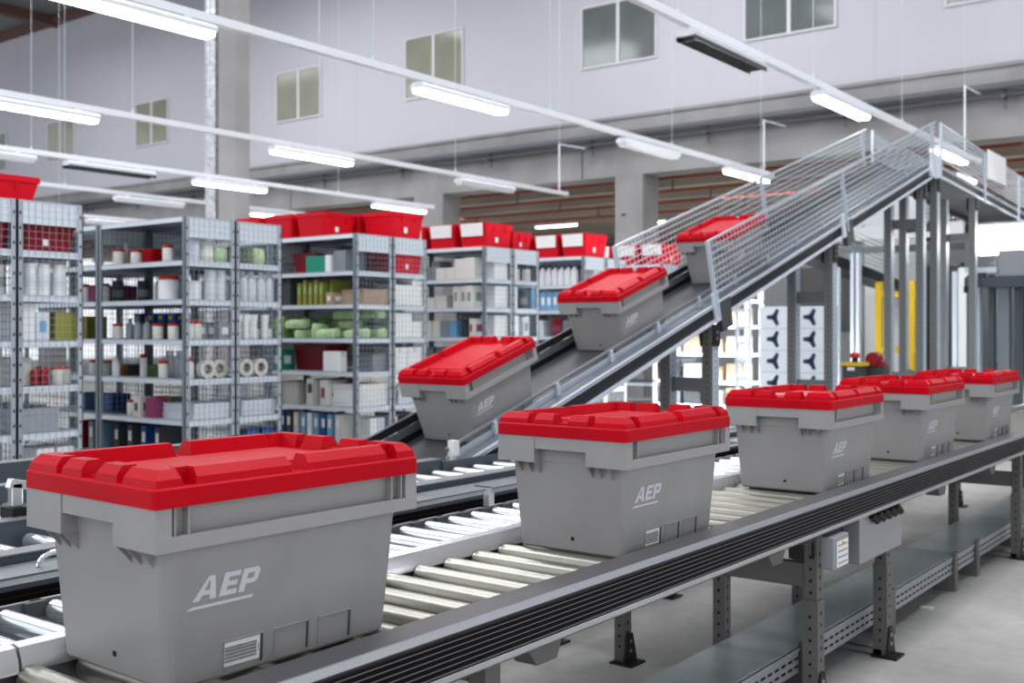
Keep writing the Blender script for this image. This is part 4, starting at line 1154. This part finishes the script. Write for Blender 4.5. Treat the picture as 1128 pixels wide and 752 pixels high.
# lift tower at the right edge
LT = thing('lift_tower', 'grey vertical conveyor lift with square posts at the right edge', 'conveyor lift', (-3.2, 13, 0), world=True)
for p, w, m_ in ((1072, 12, 'frame_b'), (1079, 3, 'leg_l'), (1093, 6, 'frame_b'), (1107, 12, 'shelf_d'), (1122, 8, 'frame_b')):
    a = at(p - w/2, 350, Y=12.9).x; b = at(p + w/2, 350, Y=12.9).x
    mb = MB(); mb.box(a, b, 12.85, 12.97, 0, at(1090, 303, Y=12.9).z); mb.build('post', m_, LT)
a = at(1064, 350, Y=12.75).x; b = at(1150, 350, Y=12.75).x
zlo = at(1090, 305, Y=12.7).z; zhi = at(1090, 276, Y=12.7).z
mb = MB(); mb.box(a + .35, b, 12.7, 13.3, zlo, zhi); mb.build('head_box', 'steel_box', LT, bevel=.01)
mb = MB(); mb.box(a, b, 12.68, 13.3, zlo - .11, zlo - .001); mb.build('head_beam', 'frame_b', LT)
mb = MB(); mb.box(a, a + .33, 12.7, 12.8, zlo + .05, zlo + .11); mb.box(a + .08, a + .2, 12.7, 12.8, zlo, zlo + .05, 1); mb.build('drive_unit', ['shelf_w', 'frame'], LT)
mb = MB(); mb.tube((b - .75, 12.66, zlo - .1), (b - .75, 12.66, zlo - .17), .05, 10); mb.build('roller_wheel', 'black', LT)
a = at(1050, 350, Y=14).x; b = at(1068, 350, Y=14).x
t = thing('white_post', 'wide white post between the support legs and the lift tower', 'post', ((a+b)/2, 14, 0), world=True)
mb = MB(); mb.box(a + .08, b, 13.92, 14.1, 0, at(1060, 295, Y=14).z); mb.build('cladding', 'panel_w', t); mb = MB(); mb.box(a, a + .06, 13.95, 14.05, 0, 2.0); mb.build('side_profile', 'leg_l', t)
t = thing('glare_box', 'glowing box added for the white glare on top of the lift tower', 'lamp', (-2.8, 13.4, zhi), world=True)
mb = MB(); a = at(1078, 260, Y=13.4).x; mb.box(a, a + 1.0, 13.35, 13.6, zhi + .01, zhi + .33); mb.build('glow_panel', 'lampon', t)  # emissive panel stands in for the bright glare here
mb = MB(); mb.box(a - .03, a + 1.03, 13.36, 13.62, zhi + .33, zhi + .37); mb.box(a - .03, a, 13.36, 13.6, zhi + .0005, zhi + .33); mb.build('box_frame', 'leg_l', t)
# emergency stop station near the front conveyor end
t = thing('emergency_stop_box', 'dark switch box with yellow top and red mushroom button behind the fourth tote', 'switch box', (-2.6, 7.2, .676), world=True)
q0, q1 = at(929, 400, Y=7.15), at(950, 400, Y=7.15)
zc = lambda py: at(940, py, Y=7.15).z
mb = MB(); mb.box(q0.x, q1.x, 7.13, 7.25, zc(430), zc(403)); mb.build('housing', 'panel_d', t, bevel=.006)
mb = MB(); mb.box(q0.x - .005, q1.x + .01, 7.12, 7.26, zc(403) + .0005, zc(399)); mb.build('yellow_cover', 'yellow', t)
c = (q0 + q1) / 2
mb = MB(); mb.tube((c.x, 7.19, zc(399)), (c.x, 7.19, zc(394)), .02, 12, 1); mb.lathe([(.030, 0), (.032, .022), (.023, .034)], (c.x, 7.19, zc(394)), 14, 0); mb.build('mushroom_button', ['redcap', 'black'], t, True)
mb = MB(); mb.box(c.x - .03, c.x + .02, 7.126, 7.13, zc(408), zc(404)); mb.build('name_plate', 'label', t)
mb = MB(); mb.box(c.x - .025, c.x + .025, 7.17, 7.22, .6765, zc(430)); mb.build('stand', 'frame', t)
t = thing('pull_switch', 'dark box with a round red cap beside the emergency stop box', 'switch box', (-2.5, 7.32, .676), world=True)
q0, q1 = at(951, 400, Y=7.26), at(972, 400, Y=7.26); c = (q0 + q1) / 2
mb = MB(); mb.box(q0.x, q1.x, 7.29, 7.40, zc(430), zc(403)); mb.build('housing', 'panel_d', t, bevel=.004)
mb = MB(); mb.tube((c.x - .01, 7.28, zc(396)), (c.x - .01, 7.36, zc(396)), .048, 18); mb.tube((c.x + .04, 7.28, zc(401)), (c.x + .04, 7.36, zc(401)), .02, 10); mb.build('red_cap', 'darkred', t, True)
mb = MB(); mb.box(c.x - .02, c.x + .02, 7.33, 7.37, .6765, zc(430)); mb.build('stand', 'frame', t)
# litter on the floor
t = thing('paper_scrap', 'small pale paper scrap on the floor right of the cable tray', 'scrap', at(1021, 670, Z=0), world=False)
mb = MB(); mb.add([(-.03, -.012, .0005), (.03, -.012, .0005), (.03, .012, .006), (-.03, .012, .004), (-.03, -.012, .004), (.03, -.012, .006), (.03, .012, .010), (-.03, .012, .008)], [(3,2,1,0),(4,5,6,7),(0,1,5,4),(1,2,6,5),(2,3,7,6),(3,0,4,7)]); mb.build('paper', 'white2', t)

# ================================================================== LIGHT
def area(name, loc, size, power, rot=(0, 0, 0), col=(1, 1, 1), sy=None):
    l = D.lights.new(name, 'AREA'); l.shape = 'RECTANGLE'; l.size = size; l.size_y = sy or size; l.energy = power; l.color = col
    o = D.objects.new(name, l); COL.objects.link(o); o.location = loc; o.rotation_euler = rot; return o
for i, x in enumerate((-27, -18, -9, 0)):
    for j, y in enumerate((1, 7, 13)):
        area('overhead_fill_light', (x, y, 9.6), 3.5, 250 if x > -20 else 130, col=(.97, .98, 1))  # unseen area lights added overhead for general brightness
for x in (-20, -10, -3):
    area('mezzanine_fill_light', (x, 23, 4.3), 2.5, 330, col=(1, .96, .9))  # added fill to brighten the space under the mezzanine
pl = area('packing_bay_fill_light', (-5.7, 12.1, 2.5), 1.0, 300); pl.data.spread = radians(95)  # unseen area light added so the packing bay turns bright white
w = D.worlds.new('hall'); SC.world = w; w.use_nodes = True
bg = w.node_tree.nodes['Background']; bg.inputs[0].default_value = (.86, .89, .95, 1); bg.inputs[1].default_value = 1.05

# ================================================================== CAMERA
cam = D.cameras.new('camera'); co = D.objects.new('camera', cam); COL.objects.link(co)
co.location = (0, 0, H); co.rotation_euler = (pi / 2, 0, YAW)
cam.sensor_width = 36; cam.lens = F_PX / 1128 * 36
cam.shift_y = -(376 - Y_H) / 1128
cam.clip_end = 200
cam.dof.use_dof = True; cam.dof.focus_distance = 2.5; cam.dof.aperture_fstop = 4.8
SC.camera = co
SC.view_settings.view_transform = 'Standard'; SC.view_settings.look = 'Medium High Contrast'; SC.view_settings.exposure = 0.12
for o in list(D.objects):
    if '_org' in o: del o['_org']
